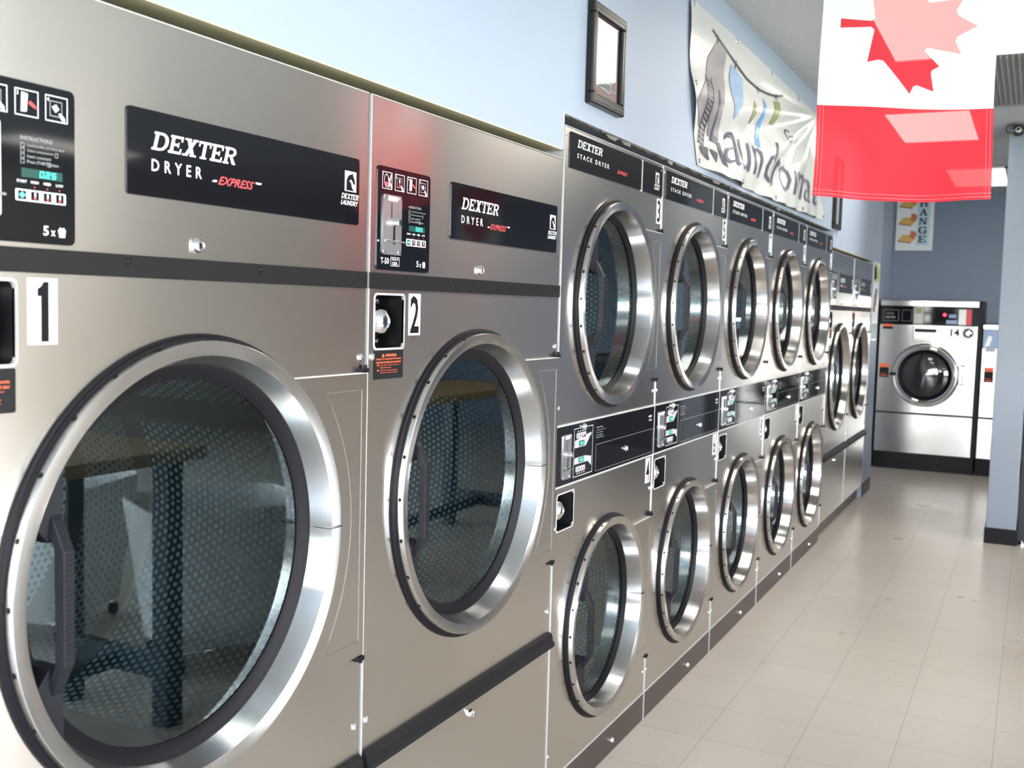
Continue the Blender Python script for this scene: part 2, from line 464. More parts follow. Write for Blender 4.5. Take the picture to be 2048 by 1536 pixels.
# ------------------------------------------------------------------ dryer door (round, hinged on its far side)
def make_door(parent, yc, zc, k, y_edge, hz, big):
    """k scales the ring; y_edge = where the hinge plate ends; hz = half height of the hinge plate"""
    R = k
    mb = MB().mat(RING)
    side0, side1 = (.0085, .0225)
    r_f0, x_f0 = R - .0225, side1 - .0035
    r_f1, x_f1 = R - .0365 * (R / .3375), (-.020 if big else -.027)
    prof = [(R - .001, side0), (R, side0 + .001), (R, side1 - .0008), (R - .0008, side1), (r_f0 + .0015, x_f0 + .0008), (r_f0, x_f0)]
    for i in range(1, 6):
        t = i / 5; prof.append((r_f0 + (r_f1 - r_f0) * t ** .95, x_f0 + (x_f1 - x_f0) * t))
    mb.lathe_x(prof, yc, zc, 120)
    # weep holes drilled round the side of the ring
    mb.mat(DARK)
    nh = 25
    for i in range(nh):
        a = 2 * PI * (i + .35) / nh
        c = Vector((.0150, yc + (R + .0006) * math.cos(a), zc + (R + .0006) * math.sin(a)))
        tg = Vector((0, -math.sin(a), math.cos(a))); ax = Vector((1, 0, 0))
        mb.add([c + .0042 * (math.cos(q * PI / 5) * tg + .8 * math.sin(q * PI / 5) * ax) for q in range(10)], [tuple(range(10))])
    # spot-welded seam of the ring on the hinge side
    mb.mat(DARK)
    mb.box(-.03, side1 + .0033, yc + r_f1 + .002, yc + R - .001, zc - .0015, zc - .0003)
    door = mb.build('door', parent, smooth=22)
    g = MB().mat(RUBBER)
    g.lathe_x([(R + .010, .0002), (R + .0095, .004), (R + .006, .0055), (R + .0045, .0085), (R - .002, .0095), (R - .02, .0095)], yc, zc, 96)
    g.build('door_gasket', door, smooth=40)
    rG = r_f1 - (.0235 if big else .0145); dx = 0 if big else -.007
    g = MB().mat(RUBBER)
    g.lathe_x([(r_f1 + .003, -.023 + dx), (r_f1 + .001, -.0195 + dx), (r_f1 - .003, -.0192 + dx), (rG + .003, -.0275 + dx), (rG, -.030 + dx), (rG, -.034 + dx)], yc, zc, 96)
    g.build('window_gasket', door, smooth=40)
    gl = MB().mat(GLASS); gl.disc_x(-.032 + dx, yc, zc, rG + .006, 64); gl.build('window_glass', door, recalc=False)
    # hinge plate with pressed panel
    hp = MB().mat(STEEL)
    y1 = y_edge; xt = .008
    inner = []
    for i in range(13):
        dz = hz - 2 * hz * i / 12
        inner.append((yc + math.sqrt(max((R + .002) ** 2 - dz * dz, .0)), zc + dz))
    hp.prism([(y1, zc + hz), *inner, (y1, zc - hz)][::-1], (0, 0), 'yz', .001, xt)
    # pressed rib outline
    hp.mat(RIB)
    rr = R + .050; hz2 = hz - .030
    a_top = math.asin(min(.98, hz2 / rr)); pts = []
    ya = yc + math.sqrt(rr * rr - hz2 * hz2)
    if ya < y1 - .05:
        for i in range(15):
            a = a_top - 2 * a_top * i / 14
            yy = yc + rr * math.cos(a)
            if yy < y1 - .016: pts.append((xt, yy, zc + rr * math.sin(a)))
            else: pts.append((xt, y1 - .016, zc + rr * math.sin(a)))
        loop = [(xt, y1 - .016, zc + hz2)] + pts + [(xt, y1 - .016, zc - hz2), (xt, y1 - .016, zc + hz2)]
        hp.tube(loop, .0010, 6, cap=False)
    hp.mat(EDGE); hp.box(.0008, xt + .0012, yc + math.sqrt(R * R - hz * hz) + .002, y1, zc + hz, zc + hz + .0025)
    hp.build('hinge_plate', door)
    for s in (1, -1):
        h = MB().mat(RUBBER)
        h.box(-.001, .012, y1 - .018, y1 + .0015, zc + s * (hz + .006) - .004, zc + s * (hz + .006) + .004)
        h.tube([(.006, y1 - .003, zc + s * (hz + .004)), (.006, y1 - .003, zc + s * (hz + .016))], .004, 8)
        h.build('hinge', door)
    # pull handle: two mounting pads joined by a proud ribbed bar
    rF = r_f0 - .004
    chord = -.251 if big else -.163
    hd = MB().mat(HANDLE)
    for s in (1, -1):
        za, zb = .105 * s, .186 * s
        arc = []
        for i in range(7):
            dz = za + (zb - za) * i / 6
            arc.append((-math.sqrt(max(rF * rF - dz * dz, 0)) + .001, dz))
        arc = [(min(a, chord - .004), b) for a, b in arc]
        poly = arc + [(chord - .004, zb + .006 * s), (chord, zb - .002 * s), (chord, za - .022 * s), (chord - .022, za - .022 * s)]
        hd.prism(poly, (yc, zc), 'yz', -.036, .008)
    y0h, y1h = yc + chord - .022, yc + chord
    path = [(-.004, .125), (.006, .112), (.026, .074), (.026, -.074), (.006, -.112), (-.004, -.125)]
    th = .014
    vs = []; fs = []
    for x, z in path:
        for (dx, yy) in ((-th / 2, y0h), (th / 2, y0h + .003), (th / 2, y1h - .003), (-th / 2, y1h)):
            vs.append((x + dx, yy, zc + z))
    for i in range(len(path) - 1):
        for q in range(4):
            fs.append((i * 4 + q, i * 4 + (q + 1) % 4, (i + 1) * 4 + (q + 1) % 4, (i + 1) * 4 + q))
    fs += [(0, 1, 2, 3), tuple(4 * (len(path) - 1) + q for q in (3, 2, 1, 0))]
    hd.add(vs, fs)
    for i in range(22):
        z = -.068 + .136 * i / 21
        hd.box(.0325, .0345, y0h + .004, y1h - .002, zc + z - .0014, zc + z + .0014)
    hd.build('handle', door, bevel=.0015)
    return door, rG


def make_drum(parent, yc, zc, r):
    d = MB()
    for x0, x1, dm in ((-.050, -.43, DRUM_SIDE), (-.47, -.62, DRUM_BACK)):
        d.mat(dm)
        n = 64; vs = []; fs = []; uvs = []
        for k in range(n + 1):
            a = 2 * PI * k / n
            for x in (x0, x1): vs.append((x, yc + r * math.cos(a), zc + r * math.sin(a)))
        for k in range(n):
            fs.append((2 * k, 2 * k + 1, 2 * k + 3, 2 * k + 2))
            uvs.append([(2 * PI * r * k / n, x0), (2 * PI * r * k / n, x1), (2 * PI * r * (k + 1) / n, x1), (2 * PI * r * (k + 1) / n, x0)])
        d.add(vs, fs, uvs)
    d.mat(DRUM_BAND)
    d.lathe_x([(r, -.43), (r - .006, -.435), (r - .006, -.465), (r, -.47)], yc, zc, 64)
    d.lathe_x([(r, -.62), (r - .02, -.66)], yc, zc, 64)
    for a in (.6, .6 + 2 * PI / 3, .6 + 4 * PI / 3):      # lifting vanes
        c, s = math.cos(a), math.sin(a)
        P = lambda x, rr, da: (x, yc + rr * math.cos(a + da), zc + rr * math.sin(a + da))
        d.add([P(-.08, r, -.10), P(-.62, r, -.10), P(-.62, r - .03, -.02), P(-.08, r - .03, -.02), P(-.62, r - .03, .02), P(-.08, r - .03, .02), P(-.62, r, .10), P(-.08, r, .10)],
              [(0, 1, 2, 3), (3, 2, 4, 5), (5, 4, 6, 7), (0, 3, 5, 7)])
    d.mat(DRUM_BACK).disc_x(-.655, yc, zc, r - .015, 48)
    d.mat(DRUM_BAND).lathe_x([(.10, -.650), (.10, -.64), (.04, -.63), (.0, -.63)], yc, zc, 32)
    return d.build('drum', parent, smooth=40)


def screw(parent, x, y, z, r=.006, mat=None, name='screw'):
    s = MB().mat(mat or CHROME)
    s.lathe_x([(r, x), (r * .92, x + r * .35), (r * .6, x + r * .55), (0, x + r * .6)], y, z, 14)
    return s.build(name, parent, smooth=50)


def lock(parent, x, y, z, r=.011):
    s = MB().mat(CHROME)
    s.lathe_x([(r, x), (r, x + .003), (r * .8, x + .007), (r * .62, x + .009), (r * .60, x + .007), (0, x + .007)], y, z, 20)
    s.mat(BLACK).box(x + .0071, x + .0076, y - .0012, y + .0012, z - r * .35, z + r * .35)
    return s.build('lock', parent, smooth=40)


def coin_recess(parent, y0, y1, z0, z1, cyl=.036):
    """coin box pocket: dark pocket, bright rim, chrome dome with key slot"""
    d = .060
    m = MB().mat(DARK)
    m.add([(0, y0, z0), (0, y1, z0), (0, y1, z1), (0, y0, z1), (-d, y0, z0), (-d, y1, z0), (-d, y1, z1), (-d, y0, z1)],
          [(0, 1, 5, 4), (1, 2, 6, 5), (2, 3, 7, 6), (3, 0, 4, 7), (4, 5, 6, 7)])
    p = m.build('coin_box_pocket', parent)
    r = MB().mat(EDGE)
    o = rrect(y0 - .004, y1 + .004, z0 - .004, z1 + .004, .010); i_ = rrect(y0, y1, z0, z1, .008)
    n = len(o)
    r.add([(.0012, a, b) for a, b in o] + [(.0022, a, b) for a, b in i_] + [(-.004, a, b) for a, b in i_],
          [(k, (k + 1) % n, n + (k + 1) % n, n + k) for k in range(n)] + [(n + k, n + (k + 1) % n, 2 * n + (k + 1) % n, 2 * n + k) for k in range(n)])
    r.build('pocket_rim', p)
    zc = (z0 + z1) / 2; yc = y0 + .047; h = (z1 - z0) / 2 - .008
    pl = MB().mat(STEELPLATE); pl.box(-d + .001, -d + .014, y0 + .004, y1 - .020, zc - h, zc + h)
    pl.build('lock_plate', p)
    c = MB().mat(DARK); c.lathe_x([(cyl + .005, -d + .0145), (cyl + .004, -d + .020), (cyl, -d + .020)], yc, zc, 32)
    c.mat(CHROME); c.lathe_x([(cyl, -d + .016), (cyl * .99, -d + .030), (cyl * .90, -d + .040), (cyl * .62, -d + .052), (cyl * .36, -d + .057), (cyl * .33, -d + .0545), (0, -d + .0545)], yc, zc, 40)
    c.mat(BLACK).box(-d + .0546, -d + .0552, yc - .0013, yc + .0013, zc - .006, zc + .006)
    c.build('coin_box_lock', p, smooth=50)
    for s in (1, -1): screw(p, -d + .014, y1 - .028, zc + s * (h - .009), .005)
    return p


def numeral(parent, s, y0, y1, z0, z1, x=.0005):
    st = MB().mat(PAPER); st.prism(rect(y0, y1, z0, z1), (0, 0), 'yz', x - .0004, x)
    o = st.build('number_sticker', parent)
    nm = MB().mat(BLACK)
    W_, H_ = y1 - y0, z1 - z0
    if s == '1':
        a = y0 + W_ * .32; b = y0 + W_ * .70; c = y0 + W_ * .44
        nm.flat([[(c, z0 + H_ * .04), (b, z0 + H_ * .04), (b, z0 + H_ * .95), (c + W_ * .09, z0 + H_ * .95), (c, z0 + H_ * .88)],
                 [(a, z0 + H_ * .73), (c, z0 + H_ * .73), (c, z0 + H_ * .88), (a, z0 + H_ * .84)]], x + .0003)
    elif len(s) == 1:
        nm.flat(text(s, 1, y0 + W_ * .12, z0 + H_ * .05, width=W_ * .76, height=H_ * .9, bold=.022), x + .0003)
    else:
        h = H_ / 2 - .003
        for i, ch in enumerate(s):
            nm.flat(text(ch, 1, y0 + W_ * (.16 if ch != '1' else .3), z1 - (i + 1) * (h + .002), width=W_ * (.68 if ch != '1' else .35), height=h * .88, bold=.02), x + .0003)
    nm.build('numeral', o)
    return o


def pictogram(mb, kind, y, z, w, h, x, num=''):
    """one instruction picture: rounded frame, figure number and a hand or slot drawing"""
    t = w * .035
    mb.mat(PRINT).flat(frame_polys(y, y + w, z, z + h, t), x)
    if num: mb.mat(PRINT).flat(text(num, h * .24, y + w * .07, z + h * .75), x)
    if kind == 'load':
        mb.mat(PRINT)
        for k in range(18):
            a, b = 2 * PI * k / 18, 2 * PI * (k + 1) / 18
            f = lambda q, rr: (y + w * .42 + w * .24 * rr * math.cos(q), z + h * .5 + h * .38 * rr * math.sin(q))
            mb.flat([[f(a, 1), f(a, .88), f(b, .88), f(b, 1)]], x)
        mb.flat([[(y + w * .6, z + h * .1), (y + w * .7, z + h * .1), (y + w * .95, z + h * .9), (y + w * .85, z + h * .9)],
                 [(y + w * .92, z + h * .06), (y + w * .98, z + h * .2), (y + w * .6, z + h * .75), (y + w * .55, z + h * .62)]], x + .0001)
        mb.mat(REDPRINT).flat([[(y + w * .25, z + h * .2), (y + w * .6, z + h * .14), (y + w * .66, z + h * .3), (y + w * .45, z + h * .46), (y + w * .28, z + h * .4)]], x + .0002)
    if kind in ('temp', 'press'):
        mb.mat(GREYPRINT).flat(frame_polys(y + w * .2, y + w * .75, z + h * .2, z + h * .8, t * .8), x)
    if kind == 'temp':
        mb.mat(PRINT).flat([rect(y + w * .43, y + w * .53, z + h * .4, z + h * .72)], x + .0001)
        mb.mat(REDPRINT).flat([rect(y + w * .43, y + w * .53, z + h * .32, z + h * .5), [(y + w * .38, z + h * .27), (y + w * .58, z + h * .27), (y + w * .58, z + h * .38), (y + w * .38, z + h * .38)]], x + .0002)
    if kind == 'coin':
        mb.mat(PRINT).flat([[(y + w * .25, z + h * .15), (y + w * .5, z + h * .18), (y + w * .55, z + h * .85), (y + w * .28, z + h * .9)]], x)
        mb.mat(GREYPRINT).flat([rect(y + w * .39, y + w * .42, z + h * .28, z + h * .75)], x + .0001)
        mb.mat(REDPRINT).flat([[(y + w * .56, z + h * .52), (y + w * .66, z + h * .62), (y + w * .9, z + h * .44), (y + w * .92, z + h * .32), (y + w * .68, z + h * .42)]], x)
    if kind in ('temp', 'press'):
        mb.mat(PRINT).flat([[(y + w * .58, z + h * .34), (y + w * .68, z + h * .36), (y + w * .86, z + h * .2), (y + w * .88, z + h * .06), (y + w * .76, z + h * .05), (y + w * .66, z + h * .2)]], x + .0003)
    if kind == 'press':
        mb.mat(PRINT).flat([[(y + w * .45, z + h * .36), (y + w * .62, z + h * .5), (y + w * .48, z + h * .68), (y + w * .28, z + h * .56)]], x + .0002)


def horse_emblem(mb, y0, z0, w, h, x):
    """white square badge with a dark horse head and two lines of italic lettering below"""
    zb = z0 + h * .42; hh = h * .58; sw = w * .62; ya = y0 + w * .2
    mb.mat(PRINT).flat([rect(ya, ya + sw, zb, zb + hh)], x)
    P = lambda a, b: (ya + sw * a, zb + hh * b)
    mb.mat(BLACK).flat([[P(.12, .04), P(.80, .04), P(.62, .22), P(.55, .42), P(.38, .52)], [P(.12, .04), P(.38, .52), P(.14, .55)],
                        [P(.14, .55), P(.38, .52), P(.55, .60), P(.56, .86), P(.30, .78)], [P(.55, .60), P(.78, .36), P(.92, .40), P(.86, .58), P(.72, .82), P(.66, .94), P(.56, .86)]], x + .0002)
    mb.mat(PRINT).flat([[P(.0, .0), P(1, .0), P(1, .03), P(0, .03)]], x + .0003)
    mb.mat(PRINT).flat(slab('DEXTER', y0 + w * .02, z0 + h * .20, w * .94, h * .15, shear=.25), x)
    mb.mat(PRINT).flat(text('LAUNDRY', 1, y0, z0 + h * .02, width=w * .94, height=h * .14, bold=.02, shear=.3), x)


def name_plate(parent, y0, y1, z0, z1, first, word2, sub, split=None):
    x = .0022
    p = MB().mat(GLOSS); p.prism(rrect(y0, y1, z0, z1, .006), (0, 0), 'yz', 0, x)
    o = p.build('name_plate', parent, bevel=0)
    xl = x + .0003; W_, H_ = y1 - y0, z1 - z0
    l = MB().mat(PRINT)
    if first == 'single':
        l.flat(slab('DEXTER', y0 + .043, z0 + .0655, .172, .0255), xl)
        l.flat(text('DRYER', 1, y0 + .044, z0 + .036, width=.098, height=.0165, bold=.01, spacing=1.75), xl)
        l.mat(REDPRINT).flat(text('EXPRESS', 1, y0 + .176, z0 + .032, width=.082, height=.013, bold=.018, shear=.5), xl)
        l.mat(PRINT).flat([[(y0 + .163, z0 + .035), (y0 + .173, z0 + .035), (y0 + .1745, z0 + .038), (y0 + .168, z0 + .038)], [(y0 + .262, z0 + .042), (y0 + .274, z0 + .042), (y0 + .276, z0 + .045), (y0 + .261, z0 + .045)]], xl)
        l.build('lettering', o)
        e = MB(); horse_emblem(e, y1 - .056, z0 + .032, .056, .062, xl); e.build('emblem', o)
    else:
        l.flat(slab('DEXTER', y0 + .048, z0 + .058, .178, .021), xl)
        l.flat(text('STACK DRYER', 1, y0 + .048, z0 + .030, width=.232, height=.0125, bold=.008, spacing=1.6), xl)
        l.mat(REDPRINT).flat(text('EXPRESS', 1, y0 + .345, z0 + .026, width=.085, height=.010, bold=.018, shear=.5), xl)
        l.build('lettering', o)
    return o


def warning_label(parent, y0, y1, z0, z1):
    m = MB().mat(STRIP); m.prism(rrect(y0, y1, z0, z1, .003), (0, 0), 'yz', 0, .0006)
    o = m.build('warning_label', parent)
    W_, H_ = y1 - y0, z1 - z0; x = .0009
    t = MB().mat(ORANGE)
    t.flat(text('WARNING', 1, y0 + W_ * .38, z0 + H_ * .78, width=W_ * .38, height=H_ * .10, bold=.03), x)
    t.flat([[(y0 + W_ * .26, z0 + H_ * .77), (y0 + W_ * .36, z0 + H_ * .77), (y0 + W_ * .31, z0 + H_ * .9)]], x)
    t.flat(text('DO NOT PUT CLOTHES WET WITH WATER', 1, y0 + W_ * .08, z0 + H_ * .67, width=W_ * .84, height=H_ * .055, bold=.03), x)
    t.flat(text('FUMES OR SOLVENTS IN DO NOT DRY', 1, y0 + W_ * .08, z0 + H_ * .55, width=W_ * .84, height=H_ * .065, bold=.03), x)
    for k, (b, wd) in enumerate(((.46, .62), (.38, .36), (.28, .58), (.20, .58))):
        t.flat(text('Risk of fire or injury to persons'[: 33 if wd > .5 else 18], 1, y0 + W_ * .22, z0 + H_ * b, width=W_ * wd, height=H_ * .045, bold=.015), x)
        if k % 2 == 0: t.flat([rect(y0 + W_ * .12, y0 + W_ * .17, z0 + H_ * b, z0 + H_ * (b + .06))], x)
    t.build('warning_text', o)
    return o


def coin_slide(parent, y0, y1, z0, z1, x, knob=True):
    m = MB().mat(STEELPLATE); m.prism(rrect(y0, y1, z0, z1, .004), (0, 0), 'yz', x, x + .003)
    W_, H_ = y1 - y0, z1 - z0
    m.mat(BLACK); m.flat([rect(y0 + W_ * .42, y0 + W_ * .46, z0 + H_ * .62, z0 + H_ * .86), rect(y0 + W_ * .54, y0 + W_ * .64, z0 + H_ * .18, z0 + H_ * .48)], x + .0033)
    m.mat(PAPER).prism(rect(y0 + W_ * .26, y0 + W_ * .74, z0 + H_ * .90, z0 + H_ * .975), (0, 0), 'yz', x + .003, x + .004)
    m.mat(GREYPRINT).flat(text('25c Only', 1, y0 + W_ * .31, z0 + H_ * .922, width=W_ * .38, height=H_ * .03), x + .0043)
    m.mat(CHROME)
    m.lathe_x([(.0075, x + .003), (.0075, x + .014), (.006, x + .016), (0, x + .016)], y0 + W_ * .62, z0 + H_ * .545, 16)
    m.tube([(x + .008, y0 + W_ * .0, z0 + H_ * .225), (x + .010, y0 + W_ * 1.0, z0 + H_ * .225)], .0022, 8)
    for a, b in ((.1, .96), (.9, .96), (.08, .05), (.88, .05)):
        m.lathe_x([(.0035, x + .003), (.003, x + .005), (0, x + .0052)], y0 + W_ * a, z0 + H_ * b, 10)
    return m.build('coin_slide', parent, smooth=40)


def button_strip(mb, y0, y1, z0, z1, x):
    mb.mat(PRINT).flat([rrect(y0, y1, z0, z1, .0015, 2)], x)
    n = 4; w_ = (y1 - y0) / n
    for i in range(n):
        a = y0 + w_ * i + w_ * .18
        mb.mat(BLACK).flat([rect(a, a + w_ * .64, z0 + (z1 - z0) * .12, z1 - (z1 - z0) * .12)], x + .0002)
        ym = a + w_ * .32; zm = (z0 + z1) / 2; h = (z1 - z0) * .3
        if i == 0: mb.mat(TEALP).flat([[(ym, zm - h), (ym + w_ * .28, zm), (ym, zm + h), (ym - w_ * .28, zm)]], x + .0004)
        else:
            mb.mat(PRINT).flat([rect(ym - w_ * .05, ym + w_ * .07, zm - h * .2, zm + h)], x + .0004)
            mb.mat(REDPRINT).flat([rect(ym - w_ * .09, ym + w_ * .09, zm - h, zm - h * .2)], x + .0005)


def control_panel(parent):
    """tall black panel at the hinge-free side: pictograms, coin slide, display, buttons"""
    y0, y1, z0, z1 = .024, .2135, 1.455, 1.650
    x = .0022
    p = MB().mat(GLOSS); p.prism(rrect(y0, y1, z0, z1, .008), (0, 0), 'yz', 0, x)
    o = p.build('control_panel', parent)
    xl = x + .0003
    pic = MB()
    for i, (kd, nm) in enumerate((('load', '1'), ('temp', '2'), ('coin', '3'), ('press', '4'))):
        pictogram(pic, kd, y0 + .0145 + i * .0435, 1.608, .0335, .032, xl, nm)
    pic.build('pictograms', o)
    coin_slide(o, y0 + .016, y0 + .080, 1.4845, 1.598, x)
    ins = MB().mat(GREYPRINT)
    ins.flat(text('INSTRUCTIONS', 1, .133, 1.5795, width=.046, height=.0045, bold=.005), xl)
    for i, s in enumerate(('Load laundry and close door', 'Select temperature', 'Insert coins/card', 'Press START button')):
        z = 1.5715 - i * .0065
        ins.flat(frame_polys(.133, .1385, z - .0012, z + .0042, .0006), xl)
        ins.flat(text(s, 1, .1425, z, width=(.055, .038, .034, .046)[i], height=.0038), xl)
    ins.flat(frame_polys(.183, .1875, 1.5635, 1.569, .0006) + frame_polys(.172, .1765, 1.5505, 1.556, .0006), xl)
    ins.build('instruction_text', o)
    d = MB().mat(LEDBACK).flat([rect(.134, .194, 1.5345, 1.5455)], xl)
    d.mat(TEAL)
    seg = {'0': 'abcdef', '2': 'abged', '5': 'afgcd'}
    def digit(ch, a, b, w_, h_, t):
        sk = .12
        S = {'a': rect(0, w_, h_ - t, h_), 'g': rect(0, w_, h_ / 2 - t / 2, h_ / 2 + t / 2), 'd': rect(0, w_, 0, t), 'f': rect(0, t, h_ / 2, h_), 'b': rect(w_ - t, w_, h_ / 2, h_),
             'e': rect(0, t, 0, h_ / 2), 'c': rect(w_ - t, w_, 0, h_ / 2)}
        return [[(a + q[0] + q[1] * sk, b + q[1]) for q in S[k_]] for k_ in seg[ch]]
    for i, ch in enumerate('025'): d.flat(digit(ch, .160 + i * .0088, 1.5365, .006, .0075, .0011), xl + .0002)
    d.flat([rect(.1672, .1681, 1.5362, 1.5372)], xl + .0002)
    d.build('time_display', o)
    bt = MB(); button_strip(bt, .1255, .199, 1.5055, 1.5195, xl)
    bt.mat(PRINT)
    for i, s in enumerate(('START', 'HIGH', 'MED', 'LOW')):
        bt.flat(text(s, 1, .1345 + i * .0184, 1.5275, width=.0145 if i == 0 else .011, height=.0034, bold=.012, align='CENTER'), xl)
        if i: bt.mat(REDPRINT).flat([rect(.1335 + i * .0184, .1352 + i * .0184, 1.5222, 1.5239)], xl); bt.mat(PRINT)
    bt.build('button_strip', o)
    lt = MB().mat(PRINT)
    lt.flat(text('T-50', 1, y0 + .013, 1.4665, width=.028, height=.012, bold=.01), xl)
    lt.flat(frame_polys(y0 + .047, y0 + .078, 1.4635, 1.4805, .0008), xl)
    lt.flat(text('MADE IN', 1, y0 + .051, 1.4745, width=.023, height=.0038), xl)
    lt.flat(text('USA', 1, y0 + .053, 1.4655, width=.019, height=.0065, bold=.012), xl)
    lt.flat(text('5', 1, .165, 1.4655, width=.008, height=.012, bold=.02), xl)
    lt.flat(text('x', 1, .1765, 1.4655, width=.0065, height=.007, bold=.01), xl)
    by, bz = .187, 1.4645
    lt.flat([[(by + .0015, bz), (by + .0105, bz), (by + .012, bz + .0095), (by, bz + .0095)], [(by + .001, bz + .0095), (by + .011, bz + .0095), (by + .009, bz + .0125), (by + .006, bz + .011), (by + .003, bz + .0128)]], xl)
    lt.mat(BLACK)
    for i in range(3): lt.flat([rect(by + .001 + i * .0035, by + .0016 + i * .0035, bz + .001, bz + .009), rect(by + .001, by + .011, bz + .002 + i * .0026, bz + .0026 + i * .0026)], xl + .0002)
    lt.build('panel_lettering', o)
    return o


DW, DH = .872, 1.7757


def make_single_dryer():
    root = empty('tumble_dryer')
    yc, zc, R = .438, .9923, .3375
    outer = rect(0, DW, .10, DH)
    V, F = holed(outer, [circle(yc, zc, R - .012), rect(.022, .125, 1.306, 1.407)], 0)
    m = MB().mat(STEEL).add(V, F)
    m.mat(EDGE)
    m.add([(0, 0, .10), (0, DW, .10), (0, DW, DH), (0, 0, DH), (-.72, 0, .10), (-.72, DW, .10), (-.72, DW, DH), (-.72, 0, DH)], [(0, 1, 5, 4), (1, 2, 6, 5), (2, 3, 7, 6), (3, 0, 4, 7), (4, 5, 6, 7)])
    m.box(-.001, .0022, -.0005, .0022, .10, DH)
    m.box(-.001, .0016, 0, DW, DH - .0014, DH + .0004)
    m.mat(DARK); m.lathe_x([(R - .012, 0), (R - .005, -.050)], yc, zc, 72)
    m.build('cabinet', root, recalc=False)
    kk = MB().mat(KICK).box(-.70, -.03, .002, DW - .002, 0, .10); kk.build('toe_kick', root)
    make_drum(root, yc, zc, .333)
    make_door(root, yc, zc, R, DW - .002, .268, True)
    control_panel(root)
    name_plate(root, .2998, .8437, 1.532, 1.651, 'single', '', '')
    s = MB().mat(STRIP).box(0, .004, .0, DW, 1.4185, 1.449); st = s.build('trim_strip', root, bevel=.001)
    for y in (.022, .300, .573, .848): screw(st, .004, y, 1.4405, .0052, STRIP)
    lock(root, 0, .4355, 1.4695)
    coin_recess(root, .022, .125, 1.306, 1.407)
    warning_label(root, .022, .125, 1.246, 1.301)
    r = MB().mat(STRIP)
    r.prism([(0, .487), (.016, .487), (.020, .491), (.020, .500), (.014, .506), (.014, .514), (.010, .524), (0, .527)], (0, 0), 'xz', .004, DW - .002)
    r.build('bumper_rail', root)
    lock(root, 0, .440, .452, .010)
    for z in (1.290, .584):
        screw(root, 0, .018, z, .0072); screw(root, 0, DW - .014, z, .0072)
    return root


SW, SH = .797, 1.864


